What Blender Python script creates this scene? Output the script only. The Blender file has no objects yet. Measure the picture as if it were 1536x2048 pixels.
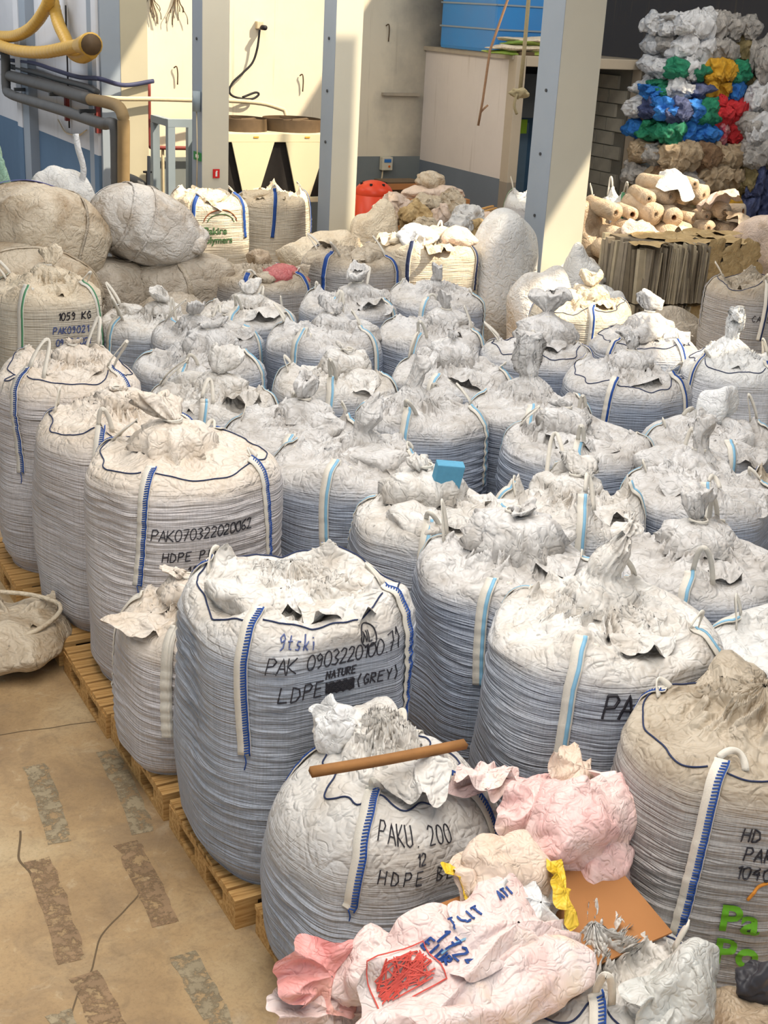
import bpy, bmesh, math, random
import numpy as np
from mathutils import Matrix, Vector

SC = bpy.context.scene
COL = SC.collection

# ------------------------------------------------------------------ camera
cam = bpy.data.objects.new('camera', bpy.data.cameras.new('camera'))
COL.objects.link(cam)
_R = Matrix(((0.87873628, 0.12869928, -0.45962924),
             (-0.47447088, 0.34036101, -0.81180771),
             (0.05196081, 0.93144559, 0.36015163)))
cam.matrix_world = Matrix.Translation((0, 0, 3.6)) @ _R.to_4x4()
cam.data.sensor_fit = 'VERTICAL'
cam.data.sensor_height = 36.0
cam.data.lens = 36.0 * 2620.0 / 2048.0
cam.data.clip_end = 200
SC.camera = cam
SC.cycles.max_bounces = 4; SC.cycles.diffuse_bounces = 2; SC.cycles.use_light_tree = False; SC.cycles.glossy_bounces = 2; SC.cycles.transmission_bounces = 2; SC.cycles.transparent_max_bounces = 4

# ------------------------------------------------------------------ world, sun, added overhead fill, exposure
W = bpy.data.worlds.new('world'); SC.world = W
W.use_nodes = True
_bg = W.node_tree.nodes['Background']
_bg.inputs[0].default_value = (0.72, 0.86, 1.0, 1)
_bg.inputs[1].default_value = 0.5

SUN_DIR = Vector((-0.5, 0.45, -0.75)).normalized()
_s = bpy.data.lights.new('sun', 'SUN'); _s.energy = 7.0; _s.angle = math.radians(1.2); _s.color = (1.0, 0.86, 0.64)
_so = bpy.data.objects.new('sun', _s); COL.objects.link(_so)
_so.rotation_euler = SUN_DIR.to_track_quat('-Z', 'Y').to_euler()
_so.location = (14, -4, 14)

def area(loc, sx, sy, power, color):
    l = bpy.data.lights.new('overhead_fill', 'AREA'); l.shape = 'RECTANGLE'; l.size = sx; l.size_y = sy  # invisible fill lamp added under the roof to light the bag tops
    l.energy = power; l.color = color
    o = bpy.data.objects.new('overhead_fill', l); COL.objects.link(o); o.location = loc
    return o
area((1.5, 3.0, 6.05), 3.0, 6.0, 300, (1.0, 0.97, 0.92))
area((5.0, 8.0, 6.05), 2.2, 8.0, 240, (0.95, 0.97, 1.0))
area((6.0, 15.0, 6.05), 2.6, 4.5, 170, (1.0, 0.94, 0.84))
area((11.5, 12.9, 6.05), 3.0, 1.6, 100, (1.0, 0.95, 0.86))

area((2.6, 20.5, 6.05), 3.0, 5.0, 220, (0.96, 0.98, 1.0))  # extra fill added to brighten the left bay wall
VS = SC.view_settings
VS.view_transform = 'Standard'; VS.look = 'None'; VS.gamma = 1.0; VS.use_curve_mapping = False
VS.exposure = 0.2

# ------------------------------------------------------------------ numeric helpers
PI = math.pi
_rs = np.random.RandomState(7); _PERM = np.tile(_rs.permutation(1024), 3).astype(np.int32)
_GR = _rs.normal(size=(1024, 3)).astype(np.float32); _GR /= np.linalg.norm(_GR, axis=1)[:, None]; _GR *= 1.15
def pn(p, seed=0):
    """gradient noise, p (...,3) -> (...)  about -0.7..0.7"""
    p = np.asarray(p, dtype=np.float32) + np.float32((seed * 17.37) % 311.0)
    fl = np.floor(p); i = fl.astype(np.int32) & 1023; f = p - fl
    u = f * f * (3 - 2 * f); out = 0
    x, y, z = f[..., 0], f[..., 1], f[..., 2]
    for dx in (0, 1):
        wx = u[..., 0] if dx else 1 - u[..., 0]; hx = _PERM[i[..., 0] + dx]
        for dy in (0, 1):
            wxy = wx * (u[..., 1] if dy else 1 - u[..., 1]); hxy = _PERM[hx + i[..., 1] + dy]
            for dz in (0, 1):
                g = _GR[_PERM[hxy + i[..., 2] + dz]]
                out = out + wxy * (u[..., 2] if dz else 1 - u[..., 2]) * (g[..., 0] * (x - dx) + g[..., 1] * (y - dy) + g[..., 2] * (z - dz))
    return out
def warp(p, a, fr, seed):
    q = p * fr
    return p + a * np.stack([pn(q, seed + 11), pn(q + 7.3, seed + 12), pn(q + 3.1, seed + 13)], -1)
def _cwarp(p, seed):
    return warp(warp(p, 0.30, 0.9, seed), 0.10, 2.6, seed + 3).astype(np.float32)
def _cwaves(q, seed, octv):
    rs = np.random.RandomState((seed * 7 + 13) % 100003); out = 0; tot = 0
    for o in range(octv):
        for k in range(4):
            d = rs.normal(size=3).astype(np.float32); d /= np.linalg.norm(d); fr = (0.42 + 0.45 * rs.rand()) * 1.75 ** o; a = 0.60 ** o * (0.6 + 0.8 * rs.rand())
            x = q @ (d * np.float32(fr)) + np.float32(rs.rand() * 4); x -= 2 * np.floor(x * .5)
            out = out + np.float32(a) * (np.abs(x - 1) * 2 - 1); tot += a
    return out / tot * 1.7
def crumple(p, seed=0, octv=3):
    """creased sheet: folded plane waves give flat facets that meet in sharp creases, about -1..1"""
    return _cwaves(_cwarp(p, seed), seed, octv)
def vcr(p, seed, octv=3):
    q = _cwarp(p, seed); return np.stack([_cwaves(q, seed + 101, octv), _cwaves(q, seed + 202, octv), _cwaves(q, seed + 303, octv)], -1)
def sm(x, a, b):
    t = np.clip((x - a) / (b - a), 0, 1); return t * t * (3 - 2 * t)
def adiff(a, b):
    return (a - b + PI) % (2 * PI) - PI

# ------------------------------------------------------------------ mesh helpers
def mesh(name, V, F, smooth=True, attr=None):
    V = np.ascontiguousarray(V, dtype=np.float32).reshape(-1, 3)
    me = bpy.data.meshes.new(name)
    if isinstance(F, np.ndarray):
        k = F.shape[1]; n = F.shape[0]
        me.vertices.add(len(V)); me.vertices.foreach_set('co', V.ravel())
        me.loops.add(n * k); me.loops.foreach_set('vertex_index', F.astype(np.int32).ravel())
        me.polygons.add(n); me.polygons.foreach_set('loop_start', np.arange(0, n * k, k, dtype=np.int32))
        me.update(calc_edges=True)
    else:
        me.from_pydata(V.tolist(), [], F); me.update()
    if smooth:
        me.polygons.foreach_set('use_smooth', np.ones(len(me.polygons), dtype=bool))
    if attr is not None:
        a = me.attributes.new('fill', 'FLOAT', 'POINT'); a.data.foreach_set('value', np.ascontiguousarray(attr, dtype=np.float32).ravel())
    return me
def put(name, me, m=None, parent=None, loc=(0, 0, 0), rot=(0, 0, 0), scale=None):
    o = bpy.data.objects.new(name, me); COL.objects.link(o)
    if m is not None and me is not None:
        if not me.materials: me.materials.append(m)
        elif me.materials[0] is not m:
            o.material_slots[0].link = 'OBJECT'; o.material_slots[0].material = m
    o.location = loc; o.rotation_euler = rot
    if scale is not None: o.scale = scale
    if parent is not None: o.parent = parent
    return o
def tag(o, label=None, cat=None, group=None, kind=None):
    if label: o['label'] = label
    if cat: o['category'] = cat
    if group: o['group'] = group
    if kind: o['kind'] = kind
    return o
def thing(name, loc, label, cat, group=None, rz=0):
    o = bpy.data.objects.new(name, None); COL.objects.link(o); o.location = loc; o.rotation_euler = (0, 0, rz)
    o.empty_display_size = 0.1
    return tag(o, label, cat, group)
class MB:
    def __init__(s): s.v = []; s.f = []
    def add(s, V, F):
        b = len(s.v); s.v += [tuple(map(float, x)) for x in V]; s.f += [tuple(i + b for i in f) for f in F]; return s
    def box(s, x0, x1, y0, y1, z0, z1):
        V = [(x, y, z) for z in (z0, z1) for y in (y0, y1) for x in (x0, x1)]
        return s.add(V, [(0, 2, 3, 1), (4, 5, 7, 6), (0, 1, 5, 4), (2, 6, 7, 3), (0, 4, 6, 2), (1, 3, 7, 5)])
    def prism(s, poly, y0, y1):
        n = len(poly); V = [(x, y0, z) for x, z in poly] + [(x, y1, z) for x, z in poly]
        F = [tuple(range(n)), tuple(range(2 * n - 1, n - 1, -1))] + [(i, i + n, (i + 1) % n + n, (i + 1) % n) for i in range(n)]
        return s.add(V, F)
    def cyl(s, c, r, h, n=24, axis='z', r2=None, cap=True):
        r2 = r if r2 is None else r2; V = []
        for k, (rr, t) in enumerate(((r, 0), (r2, h))):
            for i in range(n):
                a = 2 * PI * i / n; x, y = rr * math.cos(a), rr * math.sin(a)
                V.append({'z': (c[0] + x, c[1] + y, c[2] + t), 'y': (c[0] + x, c[1] + t, c[2] + y), 'x': (c[0] + t, c[1] + x, c[2] + y)}[axis])
        F = [(i, (i + 1) % n, (i + 1) % n + n, i + n) for i in range(n)]
        if cap: F += [tuple(range(n - 1, -1, -1)), tuple(range(n, 2 * n))]
        return s.add(V, F)
    def done(s, name, m, parent=None, smooth=False, bevel=0, **k):
        me = mesh(name, s.v, s.f, smooth)
        if bevel:
            bm = bmesh.new(); bm.from_mesh(me)
            bmesh.ops.bevel(bm, geom=bm.edges[:], offset=bevel, segments=2, affect='EDGES', profile=0.6)
            bm.to_mesh(me); bm.free()
        return put(name, me, m, parent, **k)
def frames(P):
    P = np.asarray(P, float); T = np.gradient(P, axis=0); T /= np.linalg.norm(T, axis=1)[:, None] + 1e-9
    return P, T
def catmull(P, k=8):
    P = [np.array(p, float) for p in P]; P = [2 * P[0] - P[1]] + P + [2 * P[-1] - P[-2]]; out = []
    for i in range(1, len(P) - 2):
        a, b, c, d = P[i - 1:i + 3]
        for t in np.linspace(0, 1, k, endpoint=False):
            out.append(0.5 * (2 * b + (c - a) * t + (2 * a - 5 * b + 4 * c - d) * t * t + (3 * b - a - 3 * c + d) * t ** 3))
    out.append(P[-2]); return np.array(out)
def tube_geo(P, r, n=8, rfun=None):
    P, T = frames(P); ref = np.array([0.13, 0.31, 0.94])
    A = np.cross(T, ref); bad = np.linalg.norm(A, axis=1) < 0.15; A[bad] = np.cross(T[bad], [1, 0, 0.1]); A /= np.linalg.norm(A, axis=1)[:, None]
    B = np.cross(T, A); a = np.linspace(0, 2 * PI, n, endpoint=False)
    rr = np.full(len(P), r) if rfun is None else rfun
    V = P[:, None, :] + rr[:, None, None] * (np.cos(a)[None, :, None] * A[:, None, :] + np.sin(a)[None, :, None] * B[:, None, :])
    m = len(P); F = []
    for i in range(m - 1):
        for j in range(n): F.append((i * n + j, i * n + (j + 1) % n, (i + 1) * n + (j + 1) % n, (i + 1) * n + j))
    F.append(tuple(range(n - 1, -1, -1))); F.append(tuple(range((m - 1) * n, m * n)))
    return V.reshape(-1, 3), F
def tube(name, P, r, m, parent=None, n=8, smoothk=0, rfun=None):
    if smoothk: P = catmull(P, smoothk)
    V, F = tube_geo(P, r, n, rfun); return put(name, mesh(name, V, F), m, parent)
def strip_geo(P, N, w, th, lat=0.0, off=0.0):
    P, T = frames(P); N = np.asarray(N, float); S = np.cross(T, N); S /= np.linalg.norm(S, axis=1)[:, None] + 1e-9
    N2 = np.cross(S, T); C = P + S * lat + N2 * off
    V = np.stack([C - S * w / 2, C + S * w / 2, C + S * w / 2 + N2 * th, C - S * w / 2 + N2 * th], 1).reshape(-1, 3)
    F = []
    for i in range(len(P) - 1):
        for j in range(4): F.append((i * 4 + j, i * 4 + (j + 1) % 4, (i + 1) * 4 + (j + 1) % 4, (i + 1) * 4 + j))
    F += [(3, 2, 1, 0), tuple((len(P) - 1) * 4 + j for j in range(4))]
    return V, F

# ------------------------------------------------------------------ materials
MATS = {}
class NT:
    def __init__(s, name, rough=0.7, spec=0.3):
        m = bpy.data.materials.new(name); m.use_nodes = True; s.m = m; s.t = m.node_tree; s.n = s.t.nodes
        s.b = s.n['Principled BSDF']; s.b.inputs['Roughness'].default_value = rough
        s.b.inputs['Specular IOR Level'].default_value = spec; MATS[name] = m
        s._co = None
    def new(s, t, **k):
        n = s.n.new(t)
        for a, v in k.items(): setattr(n, a, v)
        return n
    def link(s, a, b): s.t.links.new(a, b)
    def co(s, scale=(1, 1, 1), src='Object'):
        if s._co is None: s._co = s.new('ShaderNodeTexCoord')
        mp = s.new('ShaderNodeMapping'); mp.inputs['Scale'].default_value = scale
        s.link(s._co.outputs[src], mp.inputs['Vector']); return mp.outputs[0]
    def noise(s, scale, vec=None, detail=4, rough=0.55, dist=0.0):
        n = s.new('ShaderNodeTexNoise'); n.inputs['Scale'].default_value = scale; n.inputs['Detail'].default_value = detail
        n.inputs['Roughness'].default_value = rough; n.inputs['Distortion'].default_value = dist
        s.link(vec if vec is not None else s.co(), n.inputs['Vector']); return n.outputs['Fac']
    def ramp(s, fac, stops):
        r = s.new('ShaderNodeValToRGB'); e = r.color_ramp.elements
        while len(e) < len(stops): e.new(0.5)
        for x, (p, c) in zip(e, stops):
            x.position = p; x.color = (*c, 1) if not isinstance(c, (int, float)) else (c, c, c, 1)
        s.link(fac, r.inputs[0]); return r.outputs[0]
    def mix(s, fac, a, b, mode='MIX'):
        n = s.new('ShaderNodeMix', data_type='RGBA', blend_type=mode)
        for sock, v in ((n.inputs[0], fac), (n.inputs[6], a), (n.inputs[7], b)):
            if isinstance(v, (int, float)): sock.default_value = v
            elif isinstance(v, tuple): sock.default_value = (*v, 1)
            else: s.link(v, sock)
        return n.outputs[2]
    def math(s, op, a, b=0.0):
        n = s.new('ShaderNodeMath', operation=op)
        for sock, v in ((n.inputs[0], a), (n.inputs[1], b)):
            if isinstance(v, (int, float)): sock.default_value = v
            else: s.link(v, sock)
        return n.outputs[0]
    def bump(s, h, strength=0.5, dist=0.01, prev=None):
        n = s.new('ShaderNodeBump'); n.inputs['Strength'].default_value = strength; n.inputs['Distance'].default_value = dist
        s.link(h, n.inputs['Height'])
        if prev is not None: s.link(prev, n.inputs['Normal'])
        return n.outputs[0]
    def out(s, color=None, normal=None, rough=None):
        if color is not None:
            if isinstance(color, tuple): s.b.inputs['Base Color'].default_value = (*color, 1)
            else: s.link(color, s.b.inputs['Base Color'])
        if normal is not None: s.link(normal, s.b.inputs['Normal'])
        if rough is not None: s.link(rough, s.b.inputs['Roughness'])
        return s.m
def lin(r, g, b):
    return tuple((c / 255 / 12.92 if c / 255 < 0.04045 else ((c / 255 + 0.055) / 1.055) ** 2.4) for c in (r, g, b))
def simple(name, rgb, rough=0.6, var=0.12, scale=6.0, spec=0.3, metal=0.0, bump=0.0, bscale=40):
    t = NT(name, rough, spec); c = lin(*rgb); f = t.noise(scale)
    col = t.mix(f, tuple(x * (1 - var) for x in c), tuple(min(1, x * (1 + var)) for x in c))
    t.b.inputs['Metallic'].default_value = metal
    nrm = t.bump(t.noise(bscale), bump, 0.004) if bump else None
    return t.out(col, nrm)
def fabric(name, side, top, dirt, dirt_amt=0.5, streak=1.0):
    """woven bag cloth: filled part shows the granulate and a bluish light tint, empty part is plain cloth, plus stains and weave"""
    t = NT(name, 0.50, 0.38)
    at = t.new('ShaderNodeAttribute'); at.attribute_name = 'fill'; fill = at.outputs['Fac']
    st = t.noise(1.0, t.co((2.2, 2.2, 75)), 2, 0.65)                     # horizontal wrinkle lines
    wv = t.noise(1.0, t.co((150, 150, 3)), 0, 0.5)                        # upright weave bands
    wv2 = t.noise(1.0, t.co((6, 6, 420)), 0, 0.5)
    col = t.mix(fill, lin(*top), lin(*side))  # bluish side light is mixed into the grey and cool side colours
    d = t.ramp(t.noise(3.1, None, 4, 0.7, 0.6), [(0.42, 0.0), (0.72, 1.0)])
    d = t.math('MULTIPLY', d, dirt_amt)
    keep = t.math('SUBTRACT', 1.0, t.math('MULTIPLY', fill, 0.72))
    col = t.mix(t.math('MULTIPLY', d, keep), col, lin(*dirt))
    sp = t.ramp(t.noise(30, None, 1), [(0.74, 0.0), (0.80, 0.5)])
    col = t.mix(t.math('MULTIPLY', sp, keep), col, lin(70, 62, 54))
    wcol = t.ramp(t.math('ADD', t.math('MULTIPLY', wv, 0.5), t.math('MULTIPLY', wv2, 0.5)), [(0.36, 0.80), (0.62, 1.06)])
    col = t.mix(t.math('ADD', t.math('MULTIPLY', fill, 0.75), 0.1), col, wcol, 'MULTIPLY')
    h = t.math('MULTIPLY', t.math('MULTIPLY', st, 1.15), fill)
    n1 = t.bump(h, 1.0 * streak, 0.020)
    rid = t.math('ABSOLUTE', t.math('SUBTRACT', t.noise(7, None, 2, 0.55, 0.9), 0.5))
    rid2 = t.math('ABSOLUTE', t.math('SUBTRACT', t.noise(19, None, 1, 0.5, 0.7), 0.5))
    hh = t.math('ADD', t.math('MULTIPLY', t.math('MINIMUM', rid, 0.12), 2.2), t.math('MINIMUM', rid2, 0.12))
    n2 = t.bump(t.math('MULTIPLY', hh, t.math('SUBTRACT', 1.0, t.math('MULTIPLY', fill, 0.85))), 0.75, 0.035, n1)
    return t.out(col, n2)

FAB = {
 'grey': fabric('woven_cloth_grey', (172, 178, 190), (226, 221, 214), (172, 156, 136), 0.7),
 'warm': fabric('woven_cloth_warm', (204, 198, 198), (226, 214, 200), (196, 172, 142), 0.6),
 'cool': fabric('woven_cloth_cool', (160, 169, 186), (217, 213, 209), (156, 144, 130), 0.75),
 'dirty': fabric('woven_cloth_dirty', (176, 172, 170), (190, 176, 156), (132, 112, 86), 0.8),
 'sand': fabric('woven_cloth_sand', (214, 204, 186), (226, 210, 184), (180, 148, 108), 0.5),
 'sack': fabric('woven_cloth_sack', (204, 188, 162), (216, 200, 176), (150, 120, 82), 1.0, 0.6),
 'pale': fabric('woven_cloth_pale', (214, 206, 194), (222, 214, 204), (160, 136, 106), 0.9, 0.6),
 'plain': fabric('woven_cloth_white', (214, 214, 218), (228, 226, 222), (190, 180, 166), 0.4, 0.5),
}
STRAP = simple('strap_webbing', (230, 222, 208), 0.7, 0.10, 60, bump=0.3, bscale=220)
BLUE_L = simple('strap_stripe_light_blue', (142, 192, 220), 0.6, 0.08, 60)
BLUE_D = simple('strap_stitch_dark_blue', (40, 78, 150), 0.6, 0.15, 60)
GREEN_ST = simple('strap_stripe_green', (92, 150, 110), 0.6, 0.15, 30)
NAVY = simple('seam_thread_navy', (46, 56, 88), 0.7, 0.1)
INK = simple('marker_ink', (52, 50, 56), 0.6, 0.2, 80)
INK_B = simple('marker_ink_blue', (92, 104, 150), 0.6, 0.2, 80)
PRINT_G = simple('green_print', (104, 172, 42), 0.55, 0.1, 30)
PRINT_DG = simple('dark_green_print', (70, 104, 66), 0.55, 0.1, 30)
WOOD = None
def wood():
    t = NT('pallet_wood', 0.75, 0.2)
    g = t.noise(1.0, t.co((5, 60, 60)), 4, 0.6, 0.5); b = t.noise(2.3)
    col = t.ramp(g, [(0.3, lin(160, 112, 58)), (0.55, lin(222, 176, 112)), (0.8, lin(240, 204, 146))])
    col = t.mix(t.math('MULTIPLY', b, 0.5), col, lin(176, 128, 74))
    return t.out(col, t.bump(g, 0.3, 0.004))
WOOD = wood()

def wallpaint(name, upper, lower, zsplit, grime=0.35, extra=None):
    t = NT(name, 0.8, 0.15)
    geo = t.new('ShaderNodeNewGeometry'); sep = t.new('ShaderNodeSeparateXYZ'); t.link(geo.outputs['Position'], sep.inputs[0])
    g = t.noise(1.6, geo.outputs['Position'], 6, 0.65)
    up = t.mix(t.ramp(g, [(0.45, 0.0), (0.8, grime)]), lin(*upper), tuple(x * 0.72 for x in lin(*upper)))
    if extra is not None:
        up = extra(t, up, sep, geo)
    drips = t.ramp(t.noise(1.0, t.co((9, 9, 0.35)), 3, 0.7), [(0.62, 0.0), (0.72, 0.30)])
    up = t.mix(drips, up, lin(150, 132, 108))
    lo = t.mix(g, tuple(x * 0.85 for x in lin(*lower)), tuple(x * 1.12 for x in lin(*lower)))
    f = t.math('GREATER_THAN', sep.outputs['Z'], zsplit)
    col = t.mix(f, lo, up)
    return t.out(col, t.bump(t.noise(14), 0.15, 0.01))
def grey_blend(t, up, sep, geo):
    # upper wall turns dark grey towards the right, with a soft noisy edge
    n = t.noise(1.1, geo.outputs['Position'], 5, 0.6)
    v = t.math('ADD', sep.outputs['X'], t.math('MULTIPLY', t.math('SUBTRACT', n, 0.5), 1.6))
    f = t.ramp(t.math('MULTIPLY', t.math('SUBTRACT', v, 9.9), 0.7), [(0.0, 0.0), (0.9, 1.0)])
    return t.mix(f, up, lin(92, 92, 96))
M_BACK = wallpaint('plaster_cream', (232, 220, 196), (128, 134, 134), 1.43, 0.3, grey_blend)
M_LEFT = wallpaint('plaster_white', (214, 216, 222), (98, 124, 152), 1.48, 0.3)
M_BOX = wallpaint('plaster_shed', (222, 212, 204), (116, 124, 134), 1.38, 0.25)
M_CONC = simple('bare_concrete', (176, 164, 146), 0.85, 0.25, 5, bump=0.5, bscale=18)
M_DARK = simple('dark_render', (70, 72, 74), 0.85, 0.2, 3)

def floor_mat():
    t = NT('concrete_floor', 0.6, 0.3)
    a = t.noise(0.55, None, 6, 0.62, 0.4); b = t.noise(3.0, None, 6, 0.7, 0.8); c = t.noise(55, None, 4, 0.7)
    col = t.ramp(a, [(0.32, lin(148, 120, 88)), (0.48, lin(184, 154, 114)), (0.6, lin(198, 174, 136)), (0.75, lin(168, 134, 96))])
    col = t.mix(t.ramp(b, [(0.5, 0.0), (0.74, 0.55)]), col, lin(132, 116, 98))
    col = t.mix(t.ramp(t.noise(1.7, t.co((1, 1, 1)), 5, 0.6, 1.2), [(0.60, 0.0), (0.72, 0.4)]), col, lin(214, 202, 178))
    col = t.mix(t.ramp(c, [(0.36, 0.22), (0.5, 0.0)]), col, lin(120, 100, 76))
    e = t.noise(9, None, 5, 0.75, 0.6)
    col = t.mix(t.ramp(e, [(0.50, 0.0), (0.70, 0.40)]), col, lin(128, 106, 80)); col = t.mix(t.ramp(e, [(0.30, 0.30), (0.42, 0.0)]), col, lin(222, 204, 172))
    col = t.mix(t.ramp(t.noise(90, None, 2), [(0.68, 0.0), (0.74, 0.5)]), col, lin(92, 78, 62))
    rg = t.ramp(b, [(0.3, 0.38), (0.7, 0.75)])
    return t.out(col, t.bump(c, 0.25, 0.004), rg)
M_FLOOR = floor_mat()

# ------------------------------------------------------------------ the setting
def struct(mb, name, m, bevel=0):
    return tag(mb.done(name, m, bevel=bevel), kind='structure')
tag(struct(MB().box(-6, 26, -2, 30, -0.2, 0.0), 'floor', M_FLOOR), 'tan worn concrete hall floor', None)
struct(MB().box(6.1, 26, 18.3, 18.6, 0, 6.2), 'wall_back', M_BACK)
struct(MB().box(5.5, 5.8, 18.6, 30, 0, 6.2), 'wall_left', M_LEFT)
# white shed standing in the hall: side wall and front wall with a doorway
struct(MB().box(10.65, 10.85, 15.95, 18.3, 0, 3.0), 'wall_side', M_BOX)
fr = MB()
fr.box(10.62, 10.78, 15.77, 15.97, 0, 3.06); fr.box(12.79, 12.98, 15.77, 15.97, 0, 3.06); fr.box(10.78, 12.79, 15.77, 15.97, 2.92, 3.06)
M_FRAME = wallpaint('concrete_frame_paint', (186, 172, 152), (150, 140, 126), 1.36, 0.5)
tag(fr.done('door_1', M_FRAME, bevel=0.012), 'bare concrete frame around the open shed doorway', None, kind='structure')
struct(MB().box(12.80, 12.98, 15.97, 18.3, 0, 3.0), 'wall_right', M_BOX)
struct(MB().box(10.6, 13.0, 15.85, 18.3, 3.0, 3.06), 'trim_1', M_CONC)
# block wall seen inside the doorway
M_MORT = simple('mortar', (120, 116, 106), 0.9, 0.2, 8); M_BLOCK = simple('concrete_block', (168, 162, 148), 0.9, 0.35, 4, bump=0.6, bscale=30)
struct(MB().box(10.85, 12.80, 18.2, 18.3, 0, 3.0), 'wall_inner', M_DARK)
bw = struct(MB().box(12.775, 12.80, 15.97, 18.2, 0, 3.0), 'wall_inner_right', M_MORT)
_bm = MB().box(-0.03, 0.03, -0.19, 0.19, -0.093, 0.093); _blk = mesh('block', _bm.v, _bm.f, False)
rnd = random.Random(3)
for r in range(14):
    for c in range(6):
        y = 16.2 + c * 0.4 + (0.2 if r % 2 else 0)
        if y > 18.05: continue
        put('block', _blk, M_BLOCK, bw, (12.765 + rnd.uniform(-.012, .006), y, 0.12 + r * 0.2))
# roof out of view, with added openings shaped to place the sun patches
HOLES = [(10.35, 12.0, 4.4, 8.1), (10.3, 11.45, 8.8, 10.3), (12.35, 13.6, 9.0, 10.9), (8.1, 11.4, 11.6, 17.6), (13.6, 15.4, 9.4, 12.6)]
xs = sorted({-6, 26} | {h[0] for h in HOLES} | {h[1] for h in HOLES}); ys = sorted({-2, 30} | {h[2] for h in HOLES} | {h[3] for h in HOLES})
cb = MB()
for i in range(len(xs) - 1):
    for j in range(len(ys) - 1):
        mx, my = (xs[i] + xs[i + 1]) / 2, (ys[j] + ys[j + 1]) / 2
        if any(h[0] < mx < h[1] and h[2] < my < h[3] for h in HOLES): continue
        cb.box(xs[i], xs[i + 1], ys[j], ys[j + 1], 6.2, 6.3)
struct(cb, 'ceiling', simple('roof_sheet', (196, 196, 194), 0.8, 0.1))

# columns: cream fronts, grey-blue sides with cool shade put into the colour
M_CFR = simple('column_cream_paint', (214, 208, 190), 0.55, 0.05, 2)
M_CSD = simple('column_grey_blue_shade', (150, 160, 172), 0.5, 0.06, 2)
def column(x0, x1, y0, y1, label, bolts=()):
    t = thing('column', ((x0 + x1) / 2, (y0 + y1) / 2, 0), label, 'column', 'square steel columns')
    hx, hy = (x1 - x0) / 2, (y1 - y0) / 2
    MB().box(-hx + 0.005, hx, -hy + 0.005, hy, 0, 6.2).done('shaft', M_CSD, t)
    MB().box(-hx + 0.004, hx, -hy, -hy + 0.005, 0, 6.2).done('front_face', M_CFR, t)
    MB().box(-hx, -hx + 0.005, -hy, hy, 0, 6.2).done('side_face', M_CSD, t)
    for z in bolts:
        MB().cyl((-hx, 0, z), 0.018, -0.012, 8, 'x').done('bolt', MATS['dark_render'], t)
    return t
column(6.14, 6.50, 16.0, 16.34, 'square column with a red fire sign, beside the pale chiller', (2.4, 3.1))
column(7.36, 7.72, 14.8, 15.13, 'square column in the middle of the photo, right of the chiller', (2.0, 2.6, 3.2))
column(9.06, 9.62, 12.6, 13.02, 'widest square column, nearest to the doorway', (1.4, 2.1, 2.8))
# corner pillar of the back building
t = thing('corner_pillar', (5.8, 18.3, 0), 'broad corner pillar of the back building with a cream front and blue side', 'pillar')
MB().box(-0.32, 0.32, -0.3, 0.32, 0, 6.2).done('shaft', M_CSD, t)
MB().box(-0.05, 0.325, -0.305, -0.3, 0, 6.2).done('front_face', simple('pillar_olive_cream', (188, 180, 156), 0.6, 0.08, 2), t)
MB().box(-0.36, -0.30, -0.22, -0.02, 0, 6.2).done('side_strip', M_LEFT, t)
t = thing('wall_pilaster', (5.48, 21.8, 0), 'slim blue pilaster on the far left wall behind the pipes', 'pilaster')
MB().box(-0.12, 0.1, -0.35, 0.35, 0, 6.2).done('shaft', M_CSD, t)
MB().box(-0.135, -0.12, 0.05, 0.35, 0, 6.2).done('edge_strip', M_LEFT, t)

# ------------------------------------------------------------------ floor marks
def worn(m):
    nt = m.node_tree; n = nt.nodes.new('ShaderNodeTexNoise'); n.inputs['Scale'].default_value = 16; n.inputs['Detail'].default_value = 6; n.inputs['Roughness'].default_value = .7
    tc = nt.nodes.new('ShaderNodeTexCoord'); nt.links.new(tc.outputs['Object'], n.inputs['Vector']); r = nt.nodes.new('ShaderNodeValToRGB'); r.color_ramp.elements[0].position = .42; r.color_ramp.elements[1].position = .56
    nt.links.new(n.outputs['Fac'], r.inputs[0]); nt.links.new(r.outputs[0], nt.nodes['Principled BSDF'].inputs['Alpha']); return m
M_TAPE = [simple('floor_mark_grey', (166, 150, 122), 0.7, 0.4, 7), simple('floor_mark_dark', (156, 128, 98), 0.7, 0.4, 7)]
for m_ in M_TAPE: worn(m_)
for k, (a, b, w) in enumerate([((1.30, 5.67), (1.24, 4.99), .11), ((1.12, 4.91), (1.07, 4.20), .11), ((1.66, 5.66), (1.61, 4.91), .10),
                               ((1.51, 4.87), (1.48, 4.26), .11), ((1.48, 4.06), (1.46, 3.5), .11), ((1.09, 4.11), (1.09, 3.6), .12), ((0.95, 3.95), (0.93, 3.6), .1)]):
    P = catmull([(a[0], a[1], .0012), ((a[0] + b[0]) / 2 + .01, (a[1] + b[1]) / 2, .0012), (b[0], b[1], .0012)], 6)
    V, F = strip_geo(P, np.tile([0, 0, 1.], (len(P), 1)), w, .0008)
    V += np.stack([0.02 * pn(V * 14, k), V[:, 0] * 0, V[:, 0] * 0], -1)
    o = put('floor_tape', mesh('floor_tape', V, F, False), M_TAPE[k % 2])
    tag(o, ['worn grey tape strip on the floor, farthest from the bottom edge at left', 'worn grey tape strip at the left below the first one', 'faded tape strip beside the second visible pallet corner',
            'faded tape strip beside the nearest full pallet corner', 'brown tape strip at the bottom edge of the photo near the bags', 'brown tape strip at the bottom edge under the crack',
            'brown tape strip at the bottom left corner'][k], 'floor tape', 'worn tape strips on the floor')
M_CRACK = simple('floor_crack', (112, 94, 72), 0.9, 0.2)
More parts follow.
